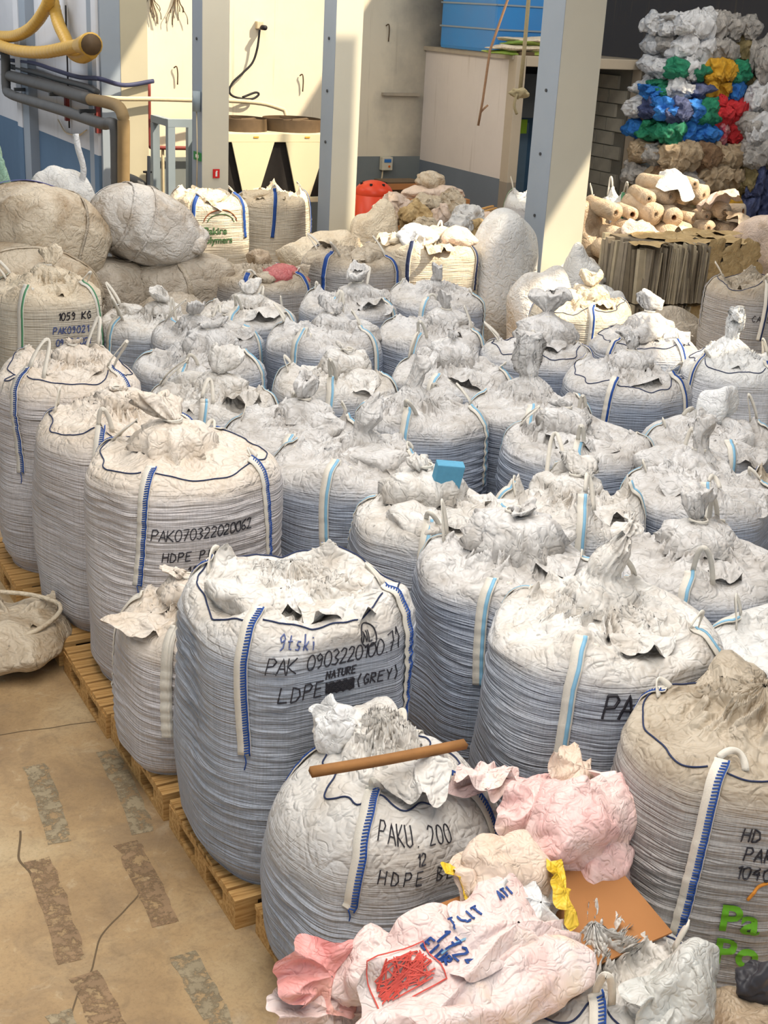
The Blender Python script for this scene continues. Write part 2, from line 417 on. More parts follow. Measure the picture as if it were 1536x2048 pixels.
def crack(pts, w, label):
    P = catmull(pts, 10); P[:, :2] += 0.012 * np.stack([pn(P * 9, 5), pn(P * 9 + 4, 6)], -1)
    V, F = strip_geo(P, np.tile([0, 0, 1.], (len(P), 1)), w, .0006)
    tag(put('floor_crack', mesh('floor_crack', V, F, False), M_CRACK), label, 'crack')
crack([(1.50, 4.55, .001), (1.36, 4.42, .001), (1.22, 4.30, .001), (1.13, 4.12, .001), (1.02, 3.98, .001), (0.94, 3.8, .001)], .007, 'thin curved crack across the bare floor')
crack([(0.9, 6.04, .001), (1.3, 6.01, .001), (1.75, 5.95, .001)], .006, 'straight joint line in the floor left of the tall bags')
crack([(1.10, 5.15, .001), (1.05, 4.95, .001), (1.07, 4.8, .001)], .010, 'short dark scuff line at the left edge of the floor')

# ------------------------------------------------------------------ bulk bags
class Grid:
    def __init__(s, P, zs): s.P = P; s.nr, s.nt = P.shape[:2]; s.zs = zs     # rows x theta x 3, nominal row heights
    def at(s, row, th):
        row = np.clip(np.asarray(row, float), 0, s.nr - 1.001); c = (np.asarray(th, float) % (2 * PI)) / (2 * PI) * s.nt
        i = row.astype(int); j = c.astype(int) % s.nt; fi = (row - i)[..., None]; fj = (c - np.floor(c))[..., None]; j2 = (j + 1) % s.nt
        P = s.P
        return (P[i, j] * (1 - fi) * (1 - fj) + P[i + 1, j] * fi * (1 - fj) + P[i, j2] * (1 - fi) * fj + P[i + 1, j2] * fi * fj)
    def nrm(s, row, th, e=1.5):
        a = s.at(np.asarray(row) + e, th) - s.at(np.asarray(row) - e, th)
        de = 2 * PI / s.nt * e; b = s.at(row, np.asarray(th) + de) - s.at(row, np.asarray(th) - de)
        n = np.cross(b, a); return n / (np.linalg.norm(n, axis=-1)[..., None] + 1e-9)
    def row_of_z(s, z): n = s.nside + s.nsh; return np.interp(z, s.zs[:n], np.arange(n))

def bag_grid(h, rx, ry, rot, seed, res=(144, 56, 40), dome=0.05, ear=(.07, .07, .07, .07), th0=PI / 4, knot=(0, 0), fold=0.042, crum=0.055,
             ripple=0.008, p=2.6, rs=0.11, bulge=0.04, taper=0.0, dip=0.0, sag=0.03, cf=5.0, lean=(0, 0), near=()):
    nt, ns, ntop = res; nsh = max(8, ns // 6)
    th = np.linspace(0, 2 * PI, nt, endpoint=False); a = th - rot
    re = (np.abs(np.cos(a) / rx) ** p + np.abs(np.sin(a) / ry) ** p) ** (-1 / p)
    R = (rx + ry) / 2; u = np.linspace(0, 1, ns)
    zsd = u * (h - rs); rho_s = 0.88 + 0.10 * sm(u, 0, 0.10) + bulge * np.sin(PI * np.clip(u, 0, 1) ** 1.2) - taper * u
    ph = np.linspace(0, PI / 2 * 0.92, nsh + 1)[1:]
    rho_e = rho_s[-1] - rs / R * (1 - math.cos(PI / 2 * 0.92)) * 0.9
    rho_sh = rho_s[-1] - rs / R * (1 - np.cos(ph)) * 0.9; zsh = h - rs + rs * np.sin(ph)
    q = np.linspace(1, 0.03, ntop + 1)[1:]
    rho = np.concatenate([rho_s, rho_sh, q * rho_e]); z = np.concatenate([zsd, zsh, np.full(ntop, h)])
    nr = len(rho); T, RHO = np.meshgrid(th, rho); RE = np.broadcast_to(re, (nr, nt)); Z = np.repeat(z[:, None], nt, 1)
    rel = np.clip(RHO / rho_e, 0, 1); istop = np.zeros(nr); istop[ns:ns + nsh] = np.linspace(0.1, 0.8, nsh); istop[ns + nsh:] = 1; TM = istop[:, None]
    cu, su = np.cos(T), np.sin(T)
    # upright creases where the straps pull, large dents, fine sagging wrinkles on the filled body
    SD = 1 - TM
    P3 = np.stack([cu * 1.3, su * 1.3, Z * 1.6], -1)
    big = pn(P3 * 1.3, seed) * 0.05
    env = np.clip(pn(P3 * 1.1 + 5, seed + 3) * 1.6 + 0.45, 0.05, 1)
    wz = Z * 62 + 3.0 * pn(np.stack([cu * 1.5, su * 1.5, Z * 3], -1), seed + 4) + 1.2 * pn(np.stack([cu * 5, su * 5, Z * 9], -1), seed + 5)
    rip = (1 - np.abs(np.sin(wz)) ** 0.7 * 1.6) * env * ripple
    wz2 = Z * 24 + 2.5 * pn(np.stack([cu * 1.2, su * 1.2, Z * 2], -1), seed + 6); rip = rip + (1 - np.abs(np.sin(wz2)) ** 0.5 * 1.4) * env * ripple * 0.8
    RR = RE * RHO + (big + rip * sm(Z, 0.03, 0.15)) * SD
    earz = np.zeros_like(Z); thk = [th0 + rot + k * PI / 2 for k in range(4)]
    for k in range(4):
        d = adiff(T, thk[k]); RR -= 0.014 * np.exp(-(d / 0.07) ** 2) * SD * sm(Z, 0.35 * h, 0.6 * h)
        e = np.exp(-np.abs(d) / 0.24) * np.exp(-np.abs(rel - 0.93) / 0.16) * sm(Z, h - rs * 1.3, h)
        earz += ear[k] * e; RR *= 1 - 0.10 * e * min(1, ear[k] / 0.07)
        RR += 0.02 * np.exp(-(adiff(T, thk[k] + PI / 4) / 0.3) ** 2) * SD * sm(Z, 0.5 * h, 0.9 * h)
    for (px_, py_, lim) in near:                                       # full bags press flat against each other
        fi = math.atan2(py_, px_); c = np.cos(T - fi); cap_ = lim / np.maximum(c, 1e-3)
        RR = np.where((c > 0.05) & (RR > cap_), cap_, RR)
    X = RR * cu; Y = RR * su
    kk = (1 - rel) ** 1.0 * TM; X = X + knot[0] * kk; Y = Y + knot[1] * kk
    Zt = Z + TM * (dome * (1 - rel ** 2) ** 1.1 - dip * np.exp(-((rel - 0.55) / 0.25) ** 2)) + earz
    mid = np.cos(4 * (T - thk[0])) * -0.5 + 0.5
    Zt = Zt - sag * mid * np.exp(-((rel - 0.85) / 0.22) ** 2) * TM
    # gathers that run to the neck and loose crumpling on the empty cloth
    nf = 6 + seed % 4; wt = 0.7 * pn(np.stack([cu * 2, su * 2, rel * 2.5], -1), seed + 8) + 0.35 * pn(np.stack([cu * 5, su * 5, rel * 6], -1), seed + 9)
    g = np.exp(-((rel - 0.42) / 0.30) ** 2) * TM
    Zt = Zt + fold * g * (1 - 1.7 * np.abs(np.sin(nf * (T + wt))) ** 0.75 + 0.35)
    Zt = Zt + TM * 0.05 * np.exp(-(rel / 0.16) ** 2)
    k0 = ns; C = np.stack([X, Y, Zt], -1)[k0:]
    am = crum * TM[k0:] * sm(rel[k0:], 0.02, 0.22) * (0.45 + 0.9 * np.clip(pn(C * 2.3, seed + 70) + 0.4, 0, 1))
    vx = vcr(C * cf * 1.4, seed + 90, 4)
    Zt[k0:] += am * (vx[..., 2] * .6 + crumple(C * np.array([cf, cf, cf * 0.8]), seed + 20, 3))
    X[k0:] += am * .8 * vx[..., 0]; Y[k0:] += am * .8 * vx[..., 1]
    X = X + lean[0] * Z / h; Y = Y + lean[1] * Z / h
    g_ = Grid(np.stack([X, Y, Zt], -1), z); g_.nside = ns; g_.nsh = nsh; g_.thk = thk; g_.h = h; g_.R = R
    fillz = h - rs * 0.9 + 0.03 * np.cos(4 * (T - thk[0]))
    g_.fill = (1 - sm(Z, h - rs * 1.5, h - rs * 0.1)) * 1.0
    return g_
def grid_faces(nr, nt, cap=True):
    i, j = np.meshgrid(np.arange(nr - 1), np.arange(nt), indexing='ij'); j2 = (j + 1) % nt
    return np.stack([i * nt + j, i * nt + j2, (i + 1) * nt + j2, (i + 1) * nt + j], -1).reshape(-1, 4)
def grid_obj(name, g, m, parent):
    V = g.P.reshape(-1, 3); F = grid_faces(g.nr, g.nt)
    me = mesh(name, V, F, True, g.fill)
    return put(name, me, m, parent)
_ICO = {}
def ico(l):
    if l not in _ICO:
        bm = bmesh.new(); bmesh.ops.create_icosphere(bm, subdivisions=l, radius=1); bm.verts.ensure_lookup_table()
        _ICO[l] = (np.array([v.co[:] for v in bm.verts]), np.array([[v.index for v in f.verts] for f in bm.faces])); bm.free()
    return _ICO[l]
def wad_geo(seed, level=4, amp=0.20, fr=2.2, low=0.35, scale=(1, 1, 1), flat=0.0):
    V, F = ico(level); sc = np.array(scale) / max(scale)
    d = 1 + low * pn(V * 1.1 + seed * 1.7, seed) * 1.6
    P = V * d[:, None]
    P = P + amp * vcr(P * sc * fr + seed, seed + 5, 4) / sc ** .5
    P = P * np.array(scale)
    if flat: P[:, 2] = np.where(P[:, 2] < -flat, -flat, P[:, 2])
    return P, F
def sheet_geo(seed, sx, sy, amp=.05, fr=7.0, drop=.06, rim=.04, rings=24, n=76, ir=.35, lobes=5):
    th = np.linspace(0, 2 * PI, n, endpoint=False); q = np.linspace(0.02, 1, rings); T, Q = np.meshgrid(th, q); cu, su = np.cos(T), np.sin(T)
    ol = 1 + ir * 1.6 * pn(np.stack([cu * 1.4, su * 1.4, 0 * cu], -1), seed) + .12 * crumple(np.stack([cu * 3, su * 3, 0 * cu], -1), seed + 1, 2)
    X = Q * ol * cu * sx; Y = Q * ol * su * sy
    w = pn(np.stack([cu * 1.3, su * 1.3, Q], -1), seed + 2)
    Z = -drop * Q ** 2 + rim * Q ** 1.5 * (1 - 1.6 * np.abs(np.sin(lobes * .5 * T + 2.5 * w)))
    P = np.stack([X, Y, Z], -1); P = P + vcr(P * fr, seed + 4, 4) * np.array([.6, .6, 1.0]) * amp * (0.5 + 0.5 * Q[..., None])
    return P.reshape(-1, 3), grid_faces(rings, n)
def sheet(name, m, parent, loc, sx, sy, seed, rot=(0, 0, 0), **k):
    P, F = sheet_geo(seed, sx, sy, **k)
    return put(name, mesh(name, P, F, True, np.zeros(len(P))), m, parent, loc, rot)
def wad(name, m, parent, loc, scale, seed, level=4, amp=0.20, fr=2.2, rot=(0, 0, 0), low=0.35, fill=0.0):
    P, F = wad_geo(seed, level, amp, fr, low, scale)
    return put(name, mesh(name, P, F, True, np.full(len(P), fill)), m, parent, loc, rot)
def spout(parent, loc, m, seed, s=1.0, kind='knot', tilt=(0, 0)):
    """tied neck of a bag: gathered pouch below the string and a ragged flare above it"""
    n = 48
    prof = {'knot': [(.20, -.03), (.19, .02), (.165, .06), (.11, .095), (.045, .115), (.040, .125), (.07, .15), (.105, .19), (.12, .23), (.115, .26), (.06, .25), (.02, .20)],
            'tall': [(.17, -.04), (.14, .02), (.09, .07), (.055, .10), (.06, .13), (.085, .19), (.10, .26), (.095, .33), (.075, .37), (.03, .36), (.01, .30)],
            'bun': [(.19, -.04), (.20, .03), (.17, .09), (.12, .13), (.05, .145), (.04, .15), (.06, .16), (.085, .18), (.08, .20), (.03, .19), (.01, .17)]}[kind]
    pr = catmull([(a, b, 0) for a, b in prof], 4)[:, :2] * s
    th = np.linspace(0, 2 * PI, n, endpoint=False); T, Rr = np.meshgrid(th, pr[:, 0]); Z = np.repeat(pr[:, 1][:, None], n, 1)
    cu, su = np.cos(T), np.sin(T)
    k = 5 + seed % 3; w = 0.8 * pn(np.stack([cu * 1.5, su * 1.5, Z * 5], -1), seed)
    pl = 1 + 0.20 * (1 - 1.8 * np.abs(np.sin(k * T + w * 3)) ** .8)
    up = sm(Z, .10 * s, .2 * s)
    X = Rr * pl * cu; Y = Rr * pl * su; sq = 1 - 0.45 * up; aa = seed * 1.3
    X, Y = X * math.cos(aa) + Y * math.sin(aa), (-X * math.sin(aa) + Y * math.cos(aa)) * sq
    X, Y = X * math.cos(aa) - Y * math.sin(aa), X * math.sin(aa) + Y * math.cos(aa)
    C = np.stack([X, Y, Z], -1); am = 0.045 * s * (0.6 + up)
    Z = Z + am * crumple(C * 11 / s * .8, seed + 1, 2) + up * 0.05 * s * pn(np.stack([cu * 1.4, su * 1.4, Z * 0], -1), seed + 2)
    dd = am * crumple(C * 9 + 4, seed + 3, 2); X = X + dd * cu; Y = Y + dd * su
    bend = np.clip(Z - .11 * s, 0, None); X = X + tilt[0] * bend; Y = Y + tilt[1] * bend; Z = Z - 0.3 * bend * (tilt[0] ** 2 + tilt[1] ** 2)
    P = np.stack([X, Y, Z], -1)
    o = put('spout', mesh('spout', P.reshape(-1, 3), grid_faces(len(pr), n), True, np.zeros(P.size // 3)), m, parent, loc)
    a = np.linspace(0, 2 * PI * 2.2, 40)
    zt = {'knot': .12, 'tall': .105, 'bun': .148}[kind] * s
    P = np.stack([.046 * s * np.cos(a) * (1 + .1 * np.sin(3 * a)), .046 * s * np.sin(a), zt + .006 * np.sin(a * .7)], -1)
    P = np.vstack([P, P[-1] + np.array([[.03, .02, -.01], [.07, .035, -.05], [.09, .05, -.08]]) * s])
    tube('tie_string', P, .005, STRAP, o, 5)
    return o
def ribbon(parent, name, P, N, w, m, th=.004, lat=0., off=.004):
    V, F = strip_geo(P, N, w, th, lat, off); return put(name, mesh(name, V, F, True), m, parent)
def strap(parent, g, th, length, color, style, loopdir=1, loop=0.16, w=.055, loopw=.025, wig=0, loopout=0.3, loopspan=0.20):
    r1 = g.nside + g.nsh + 1.0; r0 = g.row_of_z(g.h - length)
    rows = np.linspace(r0, r1, 40); tt = th + wig * np.sin(np.linspace(0, 2.2, 40)) * .05
    P = g.at(rows, tt); N = g.nrm(rows, tt, 2.5)
    k = np.ones(9) / 9; pad = lambda A: np.vstack([A[:1]] * 4 + [A] + [A[-1:]] * 4)
    N = np.stack([np.convolve(pad(N)[:, i], k, 'valid') for i in range(3)], -1); N /= np.linalg.norm(N, axis=1)[:, None]
    P = np.stack([np.convolve(pad(P)[:, i], np.ones(5) / 5, 'same')[4:-4] for i in range(3)], -1) if False else P
    s = ribbon(parent, 'strap', P, N, w, STRAP, .005, 0, .006)
    if style == 'stripe':
        ribbon(s, 'stripe', P, N, w * .30, color, .003, w * .24, .011)
    elif style == 'solid':
        ribbon(s, 'stripe', P, N, w * .8, color, .003, 0, .011)
    else:
        L = np.concatenate([[0], np.cumsum(np.linalg.norm(np.diff(P, axis=0), axis=1))]); mb = MB(); d = 0.01
        _, T = frames(P)
        while d < L[-1] - .01:
            p = np.array([np.interp(d, L, P[:, i]) for i in range(3)]); n_ = np.array([np.interp(d, L, N[:, i]) for i in range(3)])
            t_ = np.array([np.interp(d, L, T[:, i]) for i in range(3)]); sd = np.cross(t_, n_)
            c = p + n_ * .012 + sd * w * .22; a = c - sd * w * .22 - t_ * .004; b = c + sd * w * .22 + t_ * .004
            V, F = tube_geo(np.array([a, (a + b) / 2 + n_ * .002, b]), .0032, 4); mb.add(V, F); d += .0115
        tag(mb.done('stitching', color, s), 'dark blue zigzag stitching', kind='stuff')
        ribbon(s, 'stitch_line', P, N, w * .12, color, .003, w * .40, .011)
        e = P[0]; tube('loose_thread', np.array([e + N[0] * .012, e + N[0] * .02 + [.01, 0, -.03], e + N[0] * .015 + [.004, .005, -.07]]), .0028, color, s, 5, 4)
    if loop != 0:
        A = g.at(r1, th); B = g.at(g.nside + g.nsh + 2.0, th + loopdir * loopspan); n = np.array([math.cos(th), math.sin(th), 0])
        up = np.array([0, 0, 1.0]); c = []
        for q in np.linspace(0, 1, 22):
            b = math.sin(PI * q); c.append(A * (1 - q) + B * q + up * loop * b ** .8 + n * (loopout * loop if loop > 0 else .05) * b + .02 * (A - B) * math.sin(2 * PI * q))
        c = np.array(c); N2 = np.tile(n, (len(c), 1)) + .3 * np.stack([np.cos(np.linspace(0, 6, len(c))), np.sin(np.linspace(0, 6, len(c))), 0 * c[:, 0]], -1)
        ribbon(parent, 'lifting_loop', c, N2, loopw, STRAP, .006, 0, .003)
    return s
def seam(parent, g, a0, a1, color=None, row=None, r=.0035):
    row = g.nside + g.nsh * .78 if row is None else row; t = np.linspace(a0, a1, 90)
    rr = row + 1.2 * np.sin(t * 5) + .8 * np.sin(t * 11); P = g.at(rr, t) + g.nrm(rr, t, 2) * .004
    return tube('seam_thread', P, r, color or NAVY, parent, 5)
BAGS = {}; SPECS = []
def bag(*a, **k): SPECS.append((a, k))
def build_bag(near, key, label, x, y, h, rx, ry=None, rot=0.0, z0=0.0, cloth='grey', color=None, style='stripe', res='m', neck=('knot', 0, 0, 1.0, (0, 0)),
        flaps=2, loops=(.15, .15, .15, .15), strap_len=.45, seams=True, group='filled bulk bags packed in rows', ldir=1, kw=None, straps=(0, 1, 2, 3), flap_s=1.0):
    ry = rx if ry is None else ry; seed = sum(ord(c) * (i + 3) for i, c in enumerate(key)); rd = random.Random(seed)
    R_ = {'h': (196, 96, 62), 'm': (126, 52, 44), 'l': (96, 40, 32)}[res]
    k = dict(knot=(neck[1], neck[2])); k['ear'] = [rd.uniform(.05, .12) for _ in range(4)]; k['dome'] = rd.uniform(.03, .07); k.update(kw or {}); k['near'] = near
    g = bag_grid(h, rx, ry, rot, seed, R_, **k)
    t = thing('bulk_bag', (x, y, z0), label, 'bulk bag', group)
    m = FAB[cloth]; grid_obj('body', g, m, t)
    for j in straps:
        strap(t, g, g.thk[j], strap_len, color or BLUE_L, style, ldir, loops[j] * rd.choice((.25, .5, .8, 1.2, -.7, -.5)), wig=rd.choice((-1, 1)), loopout=rd.uniform(-1.2, 1.2), loopspan=rd.uniform(.12, .26))
    if seams and color is not None and color in (BLUE_D, NAVY) and style != 'solid':
        for j in range(4): seam(t, g, g.thk[j] + .05, g.thk[j] + PI / 2 - .05)
    top = g.at(g.nr - 2, 0.0)
    if neck[0]:
        spout(t, (neck[1], neck[2], float(top[2]) - .03), m, seed, neck[3] * rd.uniform(.8, 1.1), neck[0], (neck[4][0] + rd.uniform(-.5, .5), neck[4][1] + rd.uniform(-.5, .5)))
    for j in range(flaps):
        a = rd.uniform(0, 2 * PI) if j else rd.uniform(-2.4, -.6); rr = rd.uniform(.30, .6) * g.R
        px, py = rr * math.cos(a) + neck[1] * .5, rr * math.sin(a) + neck[2] * .5
        pz = float(np.interp(math.hypot(px, py) / g.R, [0, 1], [top[2] - .06, h - .03]))
        if j % 3 != 1:
            sheet('folded_flap', m, t, (px, py, pz + .035), rd.uniform(.17, .26) * flap_s, rd.uniform(.13, .20) * flap_s, seed + j * 7, (rd.uniform(-.25, .25), rd.uniform(-.25, .25), rd.uniform(0, 6)), amp=.05 * flap_s, rim=.05 * flap_s, drop=.05)
        else:
            wad('folded_flap', m, t, (px, py, pz + .01), (rd.uniform(.13, .2) * flap_s, rd.uniform(.10, .14) * flap_s, rd.uniform(.07, .10) * flap_s), seed + j * 7, 4, .22, 2.0, (0, 0, rd.uniform(0, 3)), .4)
    BAGS[key] = (t, g)
    return t, g
# front row on pallets
bag('A1', 'tall warm-white bag at the left edge, farthest of the row standing on pallets', 2.14, 7.9, 1.23, .45, .43, -0.17, .144, 'warm', BLUE_D, 'stitch', 'm', ('bun', .05, .02, .7, (.3, 0)), 1, strap_len=.55)
bag('A2', 'tall smooth grey-white bag squeezed behind the large marked bag, at left', 2.19, 7.03, 1.16, .46, .43, 0.18, .144, 'warm', BLUE_D, 'stitch', 'm', ('bun', .02, .05, .8, (0, .3)), 2, strap_len=.6)
bag('A3', 'tallest pinkish-white bag with a tied neck and black marker writing', 2.27, 6.17, 1.22, .50, .44, -0.03, .144, 'warm', BLUE_D, 'stitch', 'h', ('knot', -.05, .02, 1.0, (-.3, .1)), 0, strap_len=.55, kw=dict(crum=.022, fold=.014, ear=[.05, .04, .05, .04]))
bag('A4', 'narrow slumped bag between the two marked bags, without blue stripes', 2.02, 5.36, .70, .35, .36, 0.13, .144, 'warm', STRAP, 'stripe', 'h', ('bun', -.02, .02, .8, (-.5, .3)), 4, loops=(.1, .1, .1, .1), kw=dict(crum=.05, fold=.05, dip=.03))
bag('A5', 'large ribbed bag with crossed-out marker writing and blue stitched straps', 2.16, 4.5, 1.17, .475, .44, -0.06, .144, 'grey', BLUE_D, 'stitch', 'h', (None, 0, .08, 1, (0, 0)), 3, strap_len=.52, kw=dict(dip=.05, ear=[.13, .14, .06, .12], ripple=.012))
bag('A6', 'slumped bag with an angled wooden stick across its top', 2.16, 3.67, .80, .45, .42, 0.0, .144, 'grey', BLUE_D, 'stitch', 'h', (None, 0, .1, .8, (-.3, .3)), 2, strap_len=.34, loops=(.06, .06, .06, .06), kw=dict(rs=.32, dome=.12, crum=.045, fold=.06, ear=[.05, .05, .02, .03], sag=.02))
# rows behind, standing on the floor
G2 = 'filled bulk bags packed in rows'
B = bag
B('b27', 'bag with loosely crumpled top between two light blue straps, behind the stick bag', 3.36, 4.68, 1.20, .45, .42, -0.04, 0, 'cool', BLUE_L, 'stripe', 'h', ('bun', .02, .02, 1.05, (.2, .1)), 2)
B('b29', 'wide bag with light blue strap down its middle and a crumpled peak on top', 3.29, 3.86, 1.25, .49, .43, -0.21, 0, 'grey', BLUE_L, 'stripe', 'h', ('tall', .05, .12, 1.1, (.1, .2)), 3, strap_len=.75)
B('b30', 'large dirty-topped bag cut by the right edge, with green printed letters', 3.32, 2.98, 1.20, .50, .43, -0.365, 0, 'dirty', BLUE_D, 'stitch', 'h', (None, 0.1, .1, 1, (0, 0)), 2, strap_len=.62, kw=dict(crum=.03, ear=[.05, .06, .05, .05], ripple=.008))
B('b28', 'bag carrying the small blue block on its crumpled top', 3.48, 5.55, 1.10, .46, .42, 0.03, 0, 'grey', BLUE_L, 'stripe', 'h', ('bun', -.05, .1, 1, (0, .3)), 3)
B('b13', 'bag with twisted cloth top, behind the tallest bag and left of the blue block', 3.40, 6.45, 1.12, .47, .42, 0.05, 0, 'cool', BLUE_L, 'stripe', 'm', ('tall', .12, .08, 1, (.3, .1)), 3)
B('b11', 'low bag half hidden behind the tied neck of the tallest bag', 3.42, 7.28, 1.05, .45, .42, .3, 0, 'cool', BLUE_L, 'stripe', 'm', ('knot', .1, .05, .9, (.1, .3)), 3)
B('b10', 'bag with one bright upright strap, behind the smooth tall bags', 3.2, 8.12, 1.04, .46, .42, 0.21, 0, 'grey', BLUE_L, 'stripe', 'm', ('knot', .05, 0, .9, (0, .2)), 3)
B('b4', 'bag with a star-shaped gathered knot on top', 3.43, 8.97, 1.08, .48, .43, 0.165, 0, 'cool', BLUE_L, 'stripe', 'm', ('bun', .08, 0, 1.2, (0, 0)), 1, kw=dict(fold=.05))
B('b5', 'bag just behind the star-knotted bag', 3.83, 9.85, 1.06, .45, .42, .1, 0, 'cool', BLUE_L, 'stripe', 'm', ('knot', -.1, 0, .9, (0, .2)), 3)
B('b2', 'small-looking bag with flat cloth top beside the bag with dated writing', 3.6, 10.7, .98, .42, .4, -0.38, 0, 'grey', BLUE_L, 'stripe', 'm', ('knot', .15, .05, .9, (0, .2)), 2)
B('b26', 'low wide bag with a round tied pouch on top, at the right edge', 4.48, 4.58, 1.06, .47, .42, -0.1, 0, 'cool', BLUE_L, 'stripe', 'h', ('knot', -.02, .05, 1.2, (.1, .1)), 1)
B('b31', 'low bag at the right edge behind the dirty-topped bag', 4.38, 3.72, 1.02, .46, .42, .0, 0, 'plain', BLUE_L, 'stripe', 'm', ('knot', .1, .1, .9, (0, .2)), 2)
B('b34', 'bag with two raised triangular corners and loops, behind the crumpled bags', 4.31, 5.5, 1.02, .44, .42, .35, 0, 'grey', BLUE_L, 'stripe', 'm', ('knot', .1, .1, .9, (0, .2)), 2, kw=dict(ear=[.2, .2, .24, .22]))
B('b12', 'large bag with deep radial folds in the centre of the photo', 4.3, 7.15, 1.12, .44, .42, -0.07, 0, 'cool', BLUE_L, 'stripe', 'h', ('tall', -.02, .1, .9, (.1, .2)), 2, kw=dict(fold=.05))
B('b9', 'bag with a puffed flower-like knot left of the centre', 4.12, 8.1, 1.1, .43, .42, .2, 0, 'grey', BLUE_L, 'stripe', 'm', ('bun', .12, .05, 1.1, (0, .1)), 3)
B('b7', 'bag with two diagonal light blue straps and a triangular corner', 4.56, 9.2, 1.13, .45, .42, -0.14, 0, 'cool', BLUE_L, 'stripe', 'm', ('knot', .1, .05, .8, (0, .2)), 2, kw=dict(ear=[.14, .1, .14, .16]))
B('b6', 'bag with a pale crumpled top in front of the bag with red film', 4.5, 10.6, 1.02, .43, .41, -0.03, 0, 'grey', BLUE_L, 'stripe', 'm', ('knot', 0, 0, .9, (0, .2)), 3)
B('b8', 'bag with one slanted light blue strap in front of the brown-sided bag', 5.36, 10.3, 1.12, .43, .41, -0.11, 0, 'cool', BLUE_L, 'stripe', 'm', ('knot', .1, .05, .9, (0, .2)), 3)
B('b25', 'bag heaped with loose folded cloth at the right, above the round pouch', 5.2, 5.43, 1.08, .45, .42, .2, 0, 'cool', BLUE_L, 'stripe', 'm', ('tall', .05, .1, 1, (.4, .2)), 5, flap_s=1.3)
B('b22', 'broad bag with a strap down the middle and two outer straps, right of centre', 4.93, 6.27, 1.14, .47, .43, 0.07, 0, 'cool', BLUE_L, 'stripe', 'h', ('bun', -.05, .1, .95, (0, .3)), 2, kw=dict(dip=.05, ear=[.12, .1, .12, .1]))
B('b23', 'bag with a tall crumpled peak behind the broad bag', 5.13, 7.11, 1.10, .42, .41, .2, 0, 'cool', BLUE_L, 'stripe', 'm', ('tall', .05, .1, 1.2, (.1, .1)), 3)
B('b14', 'bag with a smooth side and a flat mound of folded cloth on top', 5.02, 7.93, 1.12, .46, .42, -.1, 0, 'cool', BLUE_L, 'stripe', 'm', ('bun', 0, .05, 1.0, (.2, .1)), 2)
B('b15', 'bag with paired light blue straps behind the flat-mounded bag', 5.47, 9.02, 1.14, .45, .42, -0.15, 0, 'cool', BLUE_L, 'stripe', 'm', ('knot', .15, .05, .9, (0, .2)), 2)
B('b16', 'rearmost bag of the middle rows, with a single pale strap', 6.27, 10.3, 1.13, .45, .42, -0.01, 0, 'cool', BLUE_L, 'stripe', 'm', ('tall', 0, .05, .7, (0, .1)), 1)
B('b17', 'bag with a dark seam line and a round puffy knot near the widest column', 6.04, 8.33, 1.13, .43, .42, -0.01, 0, 'cool', BLUE_D, 'stripe', 'm', ('knot', .12, .08, 1.2, (0, .1)), 1)
B('b18', 'bag with a scalloped dark seam and dark blue stitched straps', 6.2, 7.40, 1.13, .47, .43, -0.21, 0, 'cool', BLUE_D, 'stripe', 'm', ('knot', .1, .1, .9, (0, .2)), 1)
B('b19', 'bag with sunlit cloth on top and a shaded side, behind the scalloped-seam bag', 7.08, 8.28, 1.14, .44, .42, -0.62, 0, 'cool', BLUE_D, 'stripe', 'm', ('knot', .1, .1, .9, (0, .2)), 2)
B('b20', 'sunlit ribbed bag at the right edge with a peaked neck', 7.3, 7.42, 1.14, .42, .41, 0.75, 0, 'plain', BLUE_D, 'stripe', 'm', ('tall', .0, .08, 1, (.1, .1)), 1)
B('b21', 'brightly sunlit bag at the foot of the widest column', 7.42, 9.6, 1.14, .46, .43, .3, 0, 'sand', BLUE_D, 'stripe', 'm', ('knot', .12, .05, .9, (0, .2)), 2)
B('b24', 'low bag at the right edge with an empty white pouch lying on top', 5.9, 6.15, 1.10, .45, .42, .45, 0, 'cool', BLUE_L, 'stripe', 'm', (None, 0, 0, 1, (0, 0)), 3)
B('b32', 'brownish bag cut by the right edge beside the heaped cloth', 5.98, 5.32, .98, .40, .4, .1, 0, 'dirty', BLUE_D, 'stripe', 'm', ('knot', 0, .1, .8, (0, .2)), 1)
B('b33', 'tall grey ribbed bag at the right edge in front of the brown bale', 9.3, 9.35, 1.28, .46, .44, .2, 0, 'dirty', NAVY, 'stripe', 'm', (None, 0, 0, 1, (0, 0)), 3, kw=dict(dip=.08))
B('b1', 'bag with dated blue marker writing and a tied knot at the left edge', 2.80, 10.85, 1.27, .46, .44, 0.0, 0, 'sand', GREEN_ST, 'stripe', 'm', ('knot', .02, .02, 1.0, (0, 0)), 1, strap_len=.7)
G3 = 'used bulk bags standing at the back'
B('c1', 'large brown-stained bag with dark blue straps in front of the middle column', 6.16, 11.85, 1.22, .50, .47, -0.2, 0, 'dirty', BLUE_D, 'solid', 'm', (None, 0, 0, 1, (0, 0)), 4, group=G3)
B('c2', 'dirty bag with dark blue straps, holding red film scraps', 5.16, 11.8, 1.08, .48, .46, -0.03, 0, 'dirty', BLUE_D, 'solid', 'm', (None, 0, 0, 1, (0, 0)), 3, group=G3)
B('c3', 'sunlit square bag heaped with film scraps, behind the brown-stained bag', 7.5, 12.6, 1.16, .50, .46, -0.07, 0, 'sand', NAVY, 'solid', 'm', (None, 0, 0, 1, (0, 0)), 5, group=G3, kw=dict(p=4.5), flap_s=1.2)
